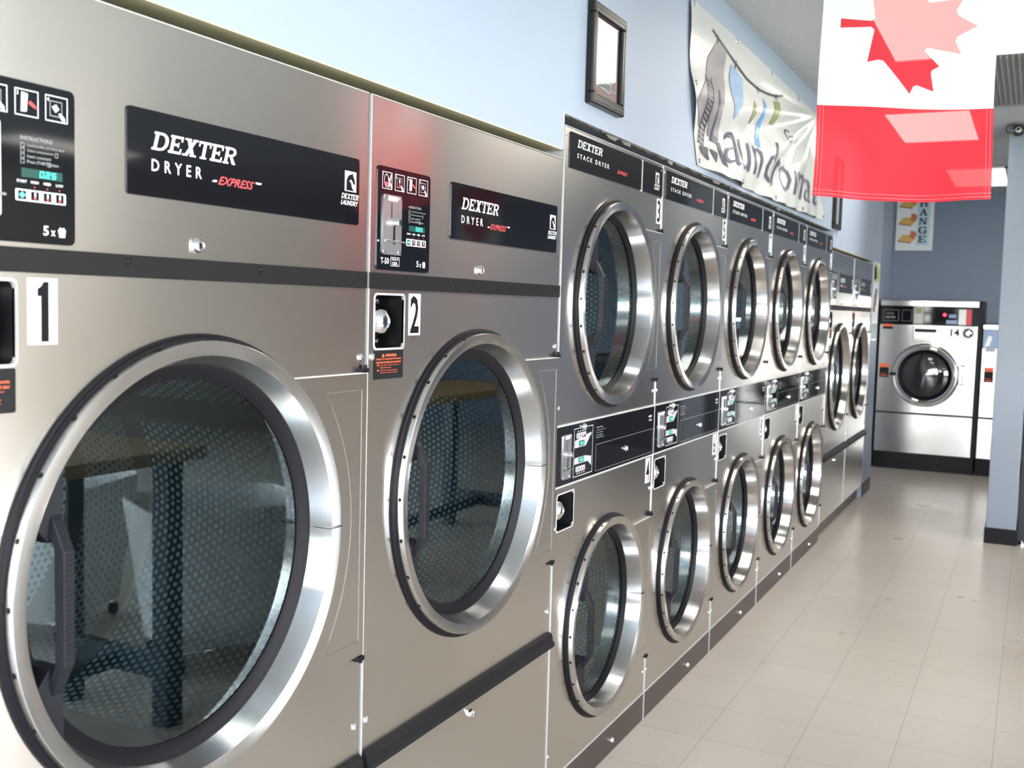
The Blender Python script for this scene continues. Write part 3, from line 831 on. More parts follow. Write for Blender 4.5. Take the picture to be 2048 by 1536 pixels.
def make_stack_dryer():
    root = empty('stack_dryer')
    yc, zu, zl, R = .4067, 1.4061, .4703, .2968
    V, F = holed(rect(0, SW, .10, SH), [circle(yc, zu, R - .012), circle(yc, zl, R - .012), rect(.022, .137, .791, .889)], 0)
    m = MB().mat(STEEL).add(V, F)
    m.mat(EDGE)
    m.add([(0, 0, .10), (0, SW, .10), (0, SW, SH), (0, 0, SH), (-.72, 0, .10), (-.72, SW, .10), (-.72, SW, SH), (-.72, 0, SH)], [(0, 1, 5, 4), (1, 2, 6, 5), (2, 3, 7, 6), (3, 0, 4, 7), (4, 5, 6, 7)])
    m.box(-.001, .0022, -.0005, .004, .0, SH)
    m.box(-.001, .0016, 0, SW, SH - .0016, SH + .0004)
    m.box(-.001, .004, .004, SW, 1.074, 1.079); m.box(-.001, .004, .004, SW, .909, .914)
    m.box(-.001, .002, .594, .603, 1.758, 1.854)
    m.mat(DARK); m.lathe_x([(R - .012, 0), (R - .004, -.050)], yc, zu, 72); m.lathe_x([(R - .012, 0), (R - .004, -.050)], yc, zl, 72)
    m.build('cabinet', root, recalc=False)
    k = MB().mat(KICK).box(-.70, -.001, .003, SW - .002, 0, .094)
    k.mat(EDGE).box(-.02, .0015, .004, SW - .002, .094, .100)
    kb = k.build('toe_kick', root)
    lock(kb, -.001, .503, .040, .009)
    for z in (zu, zl):
        make_drum(root, yc, z, .2935)
        make_door(root, yc, z, R, SW - .002, .235, False)
    name_plate(root, .036, .590, 1.760, 1.853, 'stack', '', '')
    b = MB().mat(GLOSS).prism(rrect(.606, SW - .004, 1.760, 1.853, .003), (0, 0), 'yz', 0, .0022); bo = b.build('badge_plate', root)
    e = MB(); horse_emblem(e, .712, 1.776, .055, .056, .0025); e.build('emblem', bo)
    cp = MB().mat(GLOSS).prism(rect(.006, SW - .002, .914, 1.074), (0, 0), 'yz', 0, .0025); co_ = cp.build('control_panel', root)
    x = .0028
    coin_slide(co_, .045, .100, .928, 1.050, .0025)
    pn = MB().mat(PRINT)
    pn.flat(frame_polys(.122, .258, .925, 1.060, .0012), x)
    button_strip(pn, .140, .206, 1.032, 1.046, x); button_strip(pn, .140, .206, .938, .952, x)
    pn.mat(GREYPRINT).flat([[(.128, 1.006), (.206, 1.006), (.244, 1.034), (.252, 1.034), (.225, 1.026), (.128, 1.026)], [(.128, 1.026), (.225, 1.026), (.252, 1.060 - .02), (.232, 1.04)],
                            [(.128, .978), (.206, .978), (.225, .960), (.128, .960)], [(.206, .978), (.250, .972), (.250, .945), (.225, .960)]], x)
    pn.mat(LEDBACK).flat([rect(.158, .196, 1.0085, 1.0235), rect(.158, .196, .9625, .976)], x + .0003)
    pn.mat(TEAL)
    for z in (1.0120, .9655):
        for i in range(3): pn.flat(frame_polys(.166 + i * .009, .172 + i * .009, z, z + .0075, .0009), x + .0005)
    pn.mat(PRINT)
    for z in (1.050, .932):
        for i in range(4): pn.flat([rect(.146 + i * .0165, .154 + i * .0165, z, z + .002)], x)
    pn.build('electronic_control', co_)
    tx = MB().mat(GREYPRINT)
    tx.flat(text('INSTRUCTIONS', 1, .285, 1.047, width=.05, height=.004), x)
    for i, s in enumerate(('Load laundry and close door', 'Select temperature', 'Insert coins/card', 'Press START button')):
        tx.flat(text(s, 1, .285, 1.039 - i * .007, width=(.075, .052, .048, .062)[i], height=.0036), x)
    tx.flat(frame_polys(.285, SW - .012, .922, 1.000, .0007), x)
    tx.mat(PRINT).flat(text('DEXTER', 1, .742, 1.040, width=.03, height=.006, bold=.02) + text('30 LB', 1, .744, 1.028, width=.026, height=.006, bold=.02), x)
    tx.build('instruction_text', co_)
    lock(co_, .0025, .187, 1.062, .009); lock(co_, .0025, .528, .962, .009)
    coin_recess(root, .022, .137, .791, .889, .036)
    for y in (.016, SW - .014):
        screw(root, 0, y, 1.125, .0062); screw(root, 0, y, .80, .0062); screw(root, 0, y, .172, .0055); screw(root, 0, y, 1.843, .0045)
    return root


# ------------------------------------------------------------------ the row of dryers along the left wall
def ord_label(i): return ('first', 'second', 'third', 'fourth', 'fifth')[i]


d1 = make_single_dryer()
d1.location = (0, 1.6247 - .8756 - .004, 0)
singles = [d1] + [copy_tree(d1) for _ in range(3)]
for o, y in zip(singles, (1.6247 - .8756 - .004, 1.6247, 6.5045, 6.5045 + .8855)): o.location = (0, y, 0)
for o, nm, lab in zip(singles, '12  ', (
        'large stainless steel single dryer with the number 1 sticker, nearest the camera',
        'large stainless steel single dryer with the number 2 sticker, beside the first stack dryer',
        'distant stainless single dryer directly after the last stack dryer',
        'farthest stainless single dryer, at the end of the dryer row by the wall poster')):
    if nm in '12': numeral(o, nm, .143, .187, 1.329, 1.412)
    tag(o, lab, 'dryer', 'single dryers in the left row')
s1 = make_stack_dryer()
stacks = [s1] + [copy_tree(s1) for _ in range(4)]
for i, o in enumerate(stacks):
    o.location = (0, 2.5003 + .0015 + i * .8002, 0)
    a, b = str(3 + 2 * i), str(4 + 2 * i)
    numeral(o, a, .750, .793, 1.672, 1.752); numeral(o, b, .735, .778, .822, .904)
    tag(o, 'stainless two door stack dryer, stickers %s and %s, %s of five from the camera' % (a, b, ord_label(i)), 'dryer', 'stack dryers in the left row')

# ------------------------------------------------------------------ the room
RX, FY, BY, CZ = 6.6, -2.45, 10.75, 2.56


def slab_struct(name, mat, *b):
    m = MB().mat(mat).box(*b); return struct(m.build(name))


slab_struct('floor', FLOOR, -.85, RX + .1, FY - .1, BY + .1, -.1, 0)
slab_struct('ceiling', CEIL, -.85, RX + .1, FY - .1, BY + .1, CZ, CZ + .1)
# left wall: full height before and after the machines, cut open above them
m = MB().mat(WALL)
Y0, YS0, YS1, YE, YB = .742, 2.492, 6.502, 8.285, 8.70
m.box(-.12, 0, FY, Y0, 0, CZ)
m.box(-.12, 0, Y0, YS0, 1.800, CZ)
m.box(-.12, 0, YS0, YS1, 1.892, CZ)
m.box(-.12, 0, YS1, YE, 1.800, CZ)
m.box(-.12, 0, YE, YB, 0, CZ)
m.box(-.30, -.17, YB, BY, 0, CZ)
m.box(-.17, -.12, YB - .12, YB, 0, CZ)
struct(m.build('wall_left', recalc=True))
m = MB().mat(DARK).box(-.84, -.80, FY, BY, 0, CZ); struct(m.build('wall_chase'))
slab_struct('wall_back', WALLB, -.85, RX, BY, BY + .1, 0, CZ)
# front wall and right wall with daylight windows
def windowed(name, axis, pos0, pos1, a0, a1, wins, z0, z1, mat):
    m = MB().mat(mat)
    def bx(p, q, b0, b1):
        if axis == 'y': m.box(p, q, pos0, pos1, b0, b1)
        else: m.box(pos0, pos1, p, q, b0, b1)
    bx(a0, a1, 0, z0); bx(a0, a1, z1, CZ)
    cur = a0
    for p, q in wins: bx(cur, p, z0, z1); cur = q
    bx(cur, a1, z0, z1)
    return struct(m.build(name))


FW = [(.35, 2.0), (2.08, 3.7), (3.78, 5.4)]
windowed('wall_front', 'y', FY - .1, FY, -.3, RX, FW, .55, 2.3, CREAM)
SWN = [(-.4, 1.4), (1.5, 3.3), (3.4, 5.2)]  # unseen side windows, extent set to spread daylight along the left wall
windowed('wall_right', 'x', RX, RX + .1, FY, BY, SWN, .55, 2.3, CREAM)
ALU = pm('aluminium_window_frame', (.55, .56, .57), .35, .8)
CLEAR = pm('clear_glass', (1, 1, 1), 0, 0, Transmission_Weight=1.0, IOR=1.0)
wi = 1
for p, q in FW:
    m = MB().mat(ALU)
    for a, b, c, d in ((p, p + .05, .55, 2.3), (q - .05, q, .55, 2.3), (p, q, .55, .60), (p, q, 2.25, 2.3), (p, q, 1.86, 1.90)): m.box(a, b, FY - .08, FY - .02, c, d)
    struct(m.build('window_%d' % wi)); wi += 1
for p, q in SWN:
    m = MB().mat(ALU)
    for a, b, c, d in ((p, p + .05, .55, 2.3), (q - .05, q, .55, 2.3), (p, q, .55, .60), (p, q, 2.25, 2.3), (p, q, 1.86, 1.90)): m.box(RX + .02, RX + .08, a, b, c, d)
    struct(m.build('window_%d' % wi)); wi += 1
# pale wooden edging under the cut wall, torn drywall lip over the stack dryers
OLIVE = pm('raw_olive_edging', (.62, .54, .34), .6)
m = MB().mat(OLIVE).box(-.119, .001, Y0, YS0 - .002, 1.7975, 1.7998).box(-.119, .001, YS1 + .002, YE, 1.7975, 1.7998); struct(m.build('trim_1'))
TORN = pm('torn_drywall_paper', (.22, .21, .18), .8)
rnd = random.Random(3)
m = MB().mat(TORN); y = YS0 + .003
while y < YS1 - .03:
    l = rnd.uniform(.03, .12); h = rnd.uniform(.001, .007) if rnd.random() < .8 else .013
    z = 1.8915 - h
    m.add([(-.004 - rnd.random() * .01, y, 1.8918), (-.004, y + l, 1.8918), (-.002 - rnd.random() * .01, y + l * .9, z + rnd.random() * .004), (-.003, y + l * .15, z)], [(0, 1, 2, 3)])
    m.box(-.03, -.002, y, y + l, 1.8905, 1.8918)
    y += l * rnd.uniform(.8, 1.5)
struct(m.build('trim_2'))
m = MB().mat(EDGE).box(-.10, .0015, YS0 - .001, YS0 + .006, 1.80, 1.893); struct(m.build('trim_3'))
# black cove base
BASEB = pm('black_vinyl_cove_base', (.006, .006, .008), .4, 0, Specular_IOR_Level=.15)
m = MB().mat(BASEB).box(0, .006, YE + .003, YB, 0, .10).box(0, .006, FY, Y0 - .003, 0, .1); struct(m.build('baseboard_left'))
# pillar between the aisles
PX0, PX1, PY0, PY1 = .915, 1.085, 7.063, 7.40
m = MB().mat(wall_mat('light_grey_blue_paint', (.215, .248, .295))).box(PX0, PX1, PY0, PY1, 0, CZ - .002)
pil = m.build('pillar', bevel=.004); struct(pil)
m = MB().mat(BASEB).box(PX0 - .008, PX1 + .008, PY0 - .008, PY1 + .008, 0, .098); struct(m.build('baseboard_pillar', bevel=.003))

# ceiling lights: recessed troffers with glowing lenses
LENS = emis('fluorescent_lens', (1.0, .94, .85), 3.2)
TROF = pm('white_enamel', (.75, .75, .74), .5)


LENS2 = emis('dimmer_fluorescent_lens', (1.0, .95, .86), .75)


def troffer(x0, x1, y0, y1, label, lens=None):
    t = empty('ceiling_light', ((x0 + x1) / 2, (y0 + y1) / 2, CZ))
    a, b = (x1 - x0) / 2, (y1 - y0) / 2
    f = MB().mat(TROF)
    for q in ((-a, -a + .02, -b, b), (a - .02, a, -b, b), (-a, a, -b, -b + .02), (-a, a, b - .02, b)): f.box(*q, -.012, -.001)
    f.build('frame', t)
    l = MB().mat(lens or LENS).box(-a + .02, a - .02, -b + .02, b - .02, -.006, -.002); l.build('diffuser', t)
    return tag(t, label, 'light', 'ceiling troffers')


troffer(.46, 1.09, 3.93, 5.13, 'glowing ceiling light nearest the camera, right of the hanging flag')
troffer(.25, .74, 6.40, 7.52, 'glowing ceiling light seen dimly through the red part of the flag')
troffer(.40, .86, 8.93, 10.15, 'small glowing ceiling light farthest back, beside the pillar top', LENS2)
troffer(2.35, 2.97, .20, 1.40, 'added unseen fill light over the near folding table')  # out of view, added to brighten the floor and dryer fronts
troffer(4.3, 4.92, 2.4, 3.6, 'added unseen fill light over the open middle of the room')  # another added light outside the view, lifts the room's overall brightness
troffer(5.55, 6.1, 5.3, 6.5, 'added unseen light in the far corner of the room, brightening the near dryer steel')  # added out of view so its reflection brightens the first dryer's upper steel
# dark ribbed louvre next to the near light
LOUV = pm('grey_louvre', (.34, .34, .34), .5)
t = MB().mat(LOUV).box(.60, 1.25, 5.16, 6.38, CZ - .004, CZ - .001)
for i in range(26): t.box(.61 + i * .0248, .618 + i * .0248, 5.17, 6.37, CZ - .016, CZ - .004)
tag(t.build('ceiling_vent'), 'dark grey ribbed vent panel in the ceiling right of the flag', 'vent')

# dome security camera under the ceiling by the pillar
c = empty('security_camera', (.962, 7.0, CZ))
b = MB().mat(pm('grey_camera_housing', (.12, .12, .12), .35))
def lathe_z(mb, prof, xc, yc, n=32):
    vs = []; P = len(prof)
    for k in range(n):
        a = 2 * PI * k / n
        for r, z in prof: vs.append((xc + r * math.cos(a), yc + r * math.sin(a), z))
    fs = [(k * P + i, k * P + i + 1, ((k + 1) % n) * P + i + 1, ((k + 1) % n) * P + i) for k in range(n) for i in range(P - 1)]
    return mb.add(vs, fs)
lathe_z(b, [(0, 0), (.045, 0), (.045, -.010), (.040, -.014), (.0, -.014)], 0, 0)
b.build('base', c, smooth=40)
b = MB().mat(pm('dark_camera_ball', (.03, .03, .03), .2))
lathe_z(b, [(.0, -.012), (.018, -.014), (.032, -.024), (.038, -.040), (.034, -.056), (.022, -.070), (.0, -.077)], 0, 0)
b.build('ball', c, smooth=60)
b = MB().mat(pm('lens_ring', (.35, .33, .30), .3, .6))
b.v = []; 
for k in range(20):
    a = 2 * PI * k / 20
    for r, y in ((.019, -.030), (.017, -.040), (.008, -.041)): b.v.append((r * math.cos(a), y, -.042 + r * math.sin(a)))
for k in range(20):
    for i in range(2): b.f.append((k * 3 + i, k * 3 + i + 1, ((k + 1) % 20) * 3 + i + 1, ((k + 1) % 20) * 3 + i)); b.mi.append(0)
b.mat(BLACK); b.add([(.008 * math.cos(2 * PI * k / 12), -.0405, -.042 + .008 * math.sin(2 * PI * k / 12)) for k in range(12)], [tuple(range(12))])
b.build('lens', c, smooth=40)
b = MB().mat(BLACK); b.tube([(-.040, 0, -.006), (-.062, -.005, -.016), (-.070, -.005, -.036), (-.058, -.003, -.052), (-.036, 0, -.055)], .003, 8); b.build('cable', c, smooth=60)
tag(c, 'small dark dome security camera on the ceiling at the top of the pillar', 'security camera')

# ------------------------------------------------------------------ flag hanging from the ceiling
def cloth(name, col, tr):
    m, t, b = new_mat(name)
    out = t.nodes['Material Output']
    b.inputs['Base Color'].default_value = (*col, 1); b.inputs['Roughness'].default_value = .7; b.inputs['Specular IOR Level'].default_value = .2
    tl = N(t, 'ShaderNodeBsdfTranslucent'); tl.inputs[0].default_value = (*[min(1, c * 1.15 + .02) for c in col], 1)
    tp = N(t, 'ShaderNodeBsdfTransparent'); tp.inputs[0].default_value = (*[min(1, c * .15 + .85) for c in col], 1)
    m1 = N(t, 'ShaderNodeMixShader'); m1.inputs[0].default_value = .5
    m2 = N(t, 'ShaderNodeMixShader'); m2.inputs[0].default_value = tr
    t.links.new(b.outputs[0], m1.inputs[1]); t.links.new(tl.outputs[0], m1.inputs[2])
    t.links.new(m1.outputs[0], m2.inputs[1]); t.links.new(tp.outputs[0], m2.inputs[2]); t.links.new(m2.outputs[0], out.inputs[0])
    return m


FRED = cloth('red_flag_cloth', (.80, .035, .055), .062)
FWHITE = cloth('white_flag_cloth', (.86, .87, .90), .06)
THREAD = cloth('hem_stitching', (.9, .35, .38), .02)
# maple leaf half outline (x from centre, y up), mirrored
LEAF = [(0, 1.0), (.13, .76), (.19, .74), (.34, .82), (.27, .40), (.31, .37), (.49, .56), (.54, .47), (.58, .46), (.79, .51), (.72, .29), (.74, .25), (.83, .21), (.44, -.13), (.43, -.19), (.46, -.32), (.07, -.25), (.035, -.29), (.055, -.66)]
leaf = LEAF + [(-a, b) for a, b in reversed(LEAF[1:])] 


def make_flag(label, grp):
    LT, LW, LR, Wd = .185, .416, .232, .438      # top red, white, lower red lengths; width across
    L = LT + LW + LR
    root = empty('flag', (0, 0, 0))
    def P(u, s, off=0.0):         # u across 0..1 (left to right), s metres down from the top
        v = s / L
        x = (u - .5) * Wd * (1 + .035 * v)
        y = .010 * math.sin(u * 8 + v * 3) * v + .006 * math.sin(v * 13 + u * 5) * v + .014 * math.sin(u * 2.5 + 1) * v + .008 * max(0, v - .7) * math.sin(u * 16 - v * 9) * 3
        return (x, y + off, -s - .010 * math.sin(PI * u) * v ** 2)
    def sheet(name, s0, s1, mat, par):
        nu, nv = 44, 30; vs = []; fs = []
        for j in range(nv + 1):
            for i in range(nu + 1): vs.append(P(i / nu, s0 + (s1 - s0) * j / nv))
        for j in range(nv):
            for i in range(nu): a = j * (nu + 1) + i; fs.append((a, a + 1, a + nu + 2, a + nu + 1))
        return MB().mat(mat).add(vs, fs).build(name, par, smooth=80, recalc=False)
    sheet('red_band', 0, LT, FRED, root); rb = sheet('red_band', LT + LW, L, FRED, root)
    # the leaf lies on its side, its tip towards the right edge of the cloth; the white cloth is cut around it
    k = .207
    pts = [(.5 + (b - .17) * k / Wd, LT + LW / 2 + a * k) for a, b in leaf]
    def piece(name, loops, mat, par):
        bm = bmesh.new()
        for lp in loops:
            vs = [bm.verts.new((p[0], p[1], 0)) for p in lp]
            for i in range(len(vs)): bm.edges.new((vs[i], vs[(i + 1) % len(vs)]))
        bmesh.ops.triangle_fill(bm, edges=bm.edges[:], use_beauty=True)
        for _ in range(5):
            es = [e for e in bm.edges if e.calc_length() > .035]
            if not es: break
            bmesh.ops.subdivide_edges(bm, edges=es, cuts=1); bmesh.ops.triangulate(bm, faces=bm.faces)
        bm.verts.index_update()
        o = MB().mat(mat).add([P(v.co.x, v.co.y) for v in bm.verts], [tuple(v.index for v in fc.verts) for fc in bm.faces]).build(name, par, smooth=80)
        bm.free(); return o
    nb = 24
    border = [(i / nb, LT) for i in range(nb)] + [(1, LT + LW * i / nb) for i in range(nb)] + [(1 - i / nb, LT + LW) for i in range(nb)] + [(0, LT + LW - LW * i / nb) for i in range(nb)]
    w_ = piece('white_field', [border, pts], FWHITE, root)
    piece('maple_leaf', [pts], FRED, w_)
    st = MB().mat(THREAD)
    for s in (L - .016, L - .007): st.tube([P(i / 40, s, -.0012) for i in range(41)], .0007, 5)
    for u in (.015, .035, .965, .985): st.tube([P(u, LT + LW + LR * i / 16, -.0012) for i in range(17)], .0006, 5)
    st.build('hem_stitching', rb)
    s = MB().mat(BLACK)
    for u in (.03, .97): a = P(u, 0); s.tube([(a[0], a[1], a[2]), (a[0], a[1], .018)], .001, 6)
    s.build('hanging_strings', root)
    return tag(root, label, 'flag', grp)


flg = make_flag('red and white flag with a red maple leaf, hanging from the ceiling nearest the camera', 'hanging flags')
flg.location = (.787, 2.885, 1.700 + .833)
flg.rotation_euler = (0, 0, .47)
fl2 = copy_tree(flg); fl2.location = (3.9, 9.2, 2.545); fl2.rotation_euler = (0, 0, -.5)
tag(fl2, 'second maple leaf flag, in the far aisle, seen only mirrored in dryer panels', 'flag', 'hanging flags')

# ------------------------------------------------------------------ things on the left wall
def drape(polys, f, maxe=.03):
    """triangulate flat polygons finely and map them through f(a, b) -> point"""
    V = []; F = []
    for p in polys:
        bm = bmesh.new(); vs = [bm.verts.new((a, b, 0)) for a, b in p]
        if len(p) > 4:
            es = [bm.edges.new((vs[i], vs[(i + 1) % len(vs)])) for i in range(len(vs))]
            bmesh.ops.triangle_fill(bm, edges=es, use_beauty=True)
        else:
            bm.faces.new(vs); bmesh.ops.triangulate(bm, faces=bm.faces)
        for _ in range(4):
            es = [e for e in bm.edges if e.calc_length() > maxe]
            if not es: break
            bmesh.ops.subdivide_edges(bm, edges=es, cuts=1); bmesh.ops.triangulate(bm, faces=bm.faces)
        bm.verts.index_update(); n = len(V)
        V += [f(v.co.x, v.co.y) for v in bm.verts]; F += [tuple(n + v.index for v in fc.verts) for fc in bm.faces]
        bm.free()
    return V, F


VINYL = pm('white_banner_vinyl', (.50, .495, .49), .24, 0, Specular_IOR_Level=.6)
NAVY = pm('navy_ink', (.035, .035, .062), .35); SHIRTG = pm('mauve_grey_ink', (.20, .18, .195), .35); SKYB = pm('sky_blue_ink', (.22, .31, .48), .35)
SOCKB = pm('blue_ink', (.12, .27, .50), .35); SOCKG = pm('olive_green_ink', (.20, .22, .09), .35)


def bdisp(y, z):
    a = (y - 3.55) / 2.5; b = (2.44 - z) / .53
    d = .024
    # folds fan out from the upper right corner and sag along the bottom
    ex, ez = y - 5.75, (z - 2.44) * 3.2
    ang = math.atan2(-ez, -ex); rad = math.hypot(ex, ez)
    d += .020 * math.sin(ang * 17 + .6) * min(1, rad / .8) * min(1, max(0, b) * 1.8)
    d += .018 * math.sin(y * 9.0 + b * 3.5) * max(0, b - .1) * (1 if a > .2 else .4)
    d += .011 * math.sin(y * 23 - b * 6) * max(0, b - .25)
    d *= .45 + .55 * min(1, max(0, (y - 3.5) / .9))
    return max(.004, d)


def bedge(a, b):
    """a across, b down; the sheet hangs slightly askew"""
    tl, tr, bl, br = (3.500, 2.452), (5.80, 2.442), (3.665, 1.913), (6.07, 1.921)
    y = (1 - b) * ((1 - a) * tl[0] + a * tr[0]) + b * ((1 - a) * bl[0] + a * br[0])
    z = (1 - b) * ((1 - a) * tl[1] + a * tr[1]) + b * ((1 - a) * bl[1] + a * br[1])
    y += .04 * math.sin(PI * b) * (1 - a) * -1 + -.05 * math.sin(PI * b) * a
    z -= .012 * math.sin(PI * a) * b
    return (bdisp(y, z), y, z)


ban = empty('wall_banner', (0, 4.75, 1.91))
nu, nv = 220, 50
m = MB().mat(VINYL)
m.add([(p[0], p[1] - 4.75, p[2] - 1.91) for p in (bedge(i / nu, j / nv) for j in range(nv + 1) for i in range(nu + 1))],
      [(j * (nu + 1) + i, j * (nu + 1) + i + 1, (j + 1) * (nu + 1) + i + 1, (j + 1) * (nu + 1) + i) for j in range(nv) for i in range(nu)])
sheet_ = m.build('vinyl_sheet', ban, smooth=80, recalc=False)
bf = lambda off: (lambda y, z: (bdisp(y, z) + off, y - 4.75, z - 1.91))


def art(name, polys, mat, off=.0022, par=sheet_):
    V, F = drape(polys, bf(off)); return MB().mat(mat).add(V, F).build(name, par, smooth=80, recalc=False)


def stroke(pts, w_):
    out = []
    for (a, b), (c, d) in zip(pts, pts[1:]):
        l = math.hypot(c - a, d - b) or 1; nx, nz = -(d - b) / l * w_ / 2, (c - a) / l * w_ / 2
        out.append([(a + nx, b + nz), (c + nx, d + nz), (c - nx, d - nz), (a - nx, b - nz)])
    return out


art('printed_shirt', [[(3.799, 2.377), (3.938, 2.367), (3.934, 2.251), (3.894, 2.151), (3.925, 2.049), (3.771, 2.031), (3.74, 2.10), (3.66, 2.045), (3.575, 2.122), (3.705, 2.228), (3.720, 2.30)]], SHIRTG)
art('printed_towel', [[(4.015, 2.341), (4.196, 2.319), (4.171, 2.261), (4.115, 2.185), (4.048, 2.135), (4.0, 2.222)]], SKYB)
art('printed_sock', [[(4.501, 2.305), (4.551, 2.283), (4.553, 2.177), (4.514, 2.093), (4.477, 2.102), (4.488, 2.23)]], SOCKB)
art('printed_sock', [[(4.704, 2.326), (4.819, 2.347), (4.804, 2.273), (4.762, 2.233), (4.695, 2.226)]], SOCKG)
art('printed_sock', [[(4.318, 2.261), (4.375, 2.215), (4.35, 2.17), (4.30, 2.16), (4.285, 2.21)]], SOCKG)
lin = [(3.749, 2.404), (3.81, 2.39), (3.937, 2.372), (4.072, 2.353), (4.248, 2.332), (4.435, 2.328), (4.596, 2.340), (4.766, 2.359), (4.894, 2.386)]
ln = stroke(lin, .009)
for y, z in lin[1::2]: ln.append(rect(y - .006, y + .006, z - .018, z + .012))
art('printed_clothesline', ln, NAVY, .003)
# big patterned L with zigzag foot, then the rest of the word
lp = []
zz = [(3.725, 2.235), (3.735, 2.19), (3.72, 2.14), (3.705, 2.09), (3.695, 2.04), (3.69, 1.99)]
lp += stroke([(a - .03, b) for a, b in zz], .010) + stroke([(a + .03, b) for a, b in zz], .010)
for i in range(14):
    t = i / 13; b = 2.225 - t * .225; a = 3.728 - t * .038
    lp += stroke([(a - .028, b), (a + .026, b - .012)], .007)
lp += [[(3.675, 1.985), (3.78, 1.990), (3.79, 1.945), (3.70, 1.962)], [(3.80, 1.99), (3.89, 1.985), (3.85, 1.945)], [(3.90, 2.03), (3.94, 2.03), (4.0, 1.945), (3.93, 1.955)]]
art('printed_initial', lp, NAVY, .0035)
art('printed_lettering', text('L', 1, 3.80, 2.02, width=.11, height=.19, shear=.2) , NAVY, .0035)
art('printed_lettering', text('aundromat', 1, 3.98, 1.965, width=1.78, height=.185, bold=-.006, shear=.12), pm('grey_blue_ink', (.09, .09, .14), .4), .0035)
art('printed_lettering', text('Gr', 1, 4.93, 2.19, width=.15, height=.06, shear=.1), NAVY, .0035)
gm = MB().mat(CHROME)
for a, b in ((.012, .02), (.25, .02), (.5, .02), (.75, .02), (.988, .03), (.012, .97), (.25, .97), (.5, .97), (.75, .97), (.988, .97), (.012, .5)):
    p = bedge(a, b); gm.lathe_x([(.010, p[0] + .001), (.010, p[0] + .003), (.005, p[0] + .003)], p[1] - 4.75, p[2] - 1.91, 12)
gm.build('grommets', ban)
tag(ban, 'wrinkled white vinyl banner with printed laundry on a line, high on the blue wall', 'banner')

# framed certificate
def picture(loc, w_, h_, label, mat_in, art_fn=None):
    p = empty('framed_picture', loc)
    FR = pm('dark_espresso_frame', (.010, .008, .009), .33, 0, Specular_IOR_Level=.35); GB = pm('frame_gilt_bead', (.10, .088, .06), .4, .5)
    f = MB().mat(FR); t = .030; d = .022
    for y0, y1, z0, z1 in ((0, w_, 0, t), (0, w_, h_ - t, h_), (0, t, t, h_ - t), (w_ - t, w_, t, h_ - t)): f.box(.0005, d, y0, y1, z0, z1)
    f.build('frame', p, bevel=.004)
    g = MB().mat(GB)
    for q in frame_polys(.012, w_ - .012, .012, h_ - .012, .003): g.prism(q, (0, 0), 'yz', d - .001, d + .001)
    g.build('gilt_line', p)
    mt = MB().mat(mat_in).prism(rect(t - .002, w_ - t + .002, t - .002, h_ - t + .002), (0, 0), 'yz', .004, .008); mo = mt.build('mat_board', p)
    if art_fn: art_fn(mo, t, w_, h_)
    gl = MB().mat(PGLASS).flat([rect(t - .001, w_ - t + .001, t - .001, h_ - t + .001)], .012); gl.build('glazing', p, recalc=False)
    return tag(p, label, 'picture')


def cert(mo, t, w_, h_):
    a = MB().mat(PRINT); x = .0084
    for q in frame_polys(t + .012, w_ - t - .012, t + .030, h_ - t - .012, .0018): a.flat([q], x)
    cx = w_ / 2; sh = [(cx - .050, h_ * .22), (cx - .065, h_ * .32), (cx - .065, h_ * .68), (cx - .045, h_ * .80), (cx + .045, h_ * .80), (cx + .065, h_ * .68), (cx + .065, h_ * .34), (cx + .045, h_ * .27), (cx + .038, h_ * .19)]
    a.flat([sh], x)
    a.mat(pm('document_grey', (.30, .31, .30), .5)).flat([[(cx + (p - cx) * .93, h_ * .5 + (q - h_ * .5) * .955) for p, q in sh]], x + .0004)
    a.mat(PAPER)
    for i in range(9): a.flat([rect(cx - .035, cx + .035 - .01 * (i % 3), h_ * .28 + i * .014, h_ * .28 + i * .014 + .003)], x + .0008)
    a.build('certificate', mo)


PINK = pm('dusty_rose_mat', (.42, .28, .28), .6)
picture((0, 2.628, 1.943), .247, .270, 'small dark framed certificate with a dusty rose mat above the first stack dryer', PINK, cert)
picture((0, 6.44, 1.905), .22, .42, 'dark slim framed picture on the wall beyond the banner, half hidden by the flag', PAPER)

# poster strip near the end of the dryer row
p = MB().mat(PAPER); x = .002
p.prism(rect(8.34, 8.66, 1.20, 1.80), (0, 0), 'yz', .0003, x)
po = p.build('wall_poster')
q = MB().mat(pm('lime_print', (.50, .58, .16), .5)).flat([[(8.36, 1.64), (8.62, 1.66), (8.64, 1.74), (8.5, 1.795), (8.35, 1.79)]], x + .0004)
q.mat(BLACK).flat([[(8.36, 1.66), (8.50, 1.68), (8.46, 1.76), (8.35, 1.77)]], x + .0008)
q.mat(pm('rust_print', (.28, .08, .06), .5)).flat([[(8.36, 1.42), (8.50, 1.42), (8.52, 1.53), (8.40, 1.56)]], x + .0004)
q.mat(pm('brown_print', (.17, .13, .10), .5)).flat([[(8.42, 1.50), (8.56, 1.46), (8.58, 1.60), (8.46, 1.60)]], x + .0006)
q.mat(pm('pale_teal_print', (.30, .42, .44), .5)).flat([rect(8.34, 8.66, 1.21, 1.33)], x + .0004)
q.build('poster_print', po)
tag(po, 'tall narrow colourful poster on the wall end after the last dryer', 'poster')

# CHANGE sign on the back wall
sg = empty('change_sign', (.03, BY, 2.025))
w_, h_ = .335, .96
m = MB().mat(pm('white_sign_board', (.66, .67, .69), .4)).box(-w_ / 2, w_ / 2, -.012, 0, 0, h_); sb = m.build('sign_board', sg)
m = MB().mat(pm('pale_blue_sign_panel', (.42, .54, .62), .45)).flat([rect(.02, w_ / 2 - .035, .05, h_ - .05)], -.0125, 'xz'); m.build('letter_panel', sb)
m = MB().mat(NAVY)
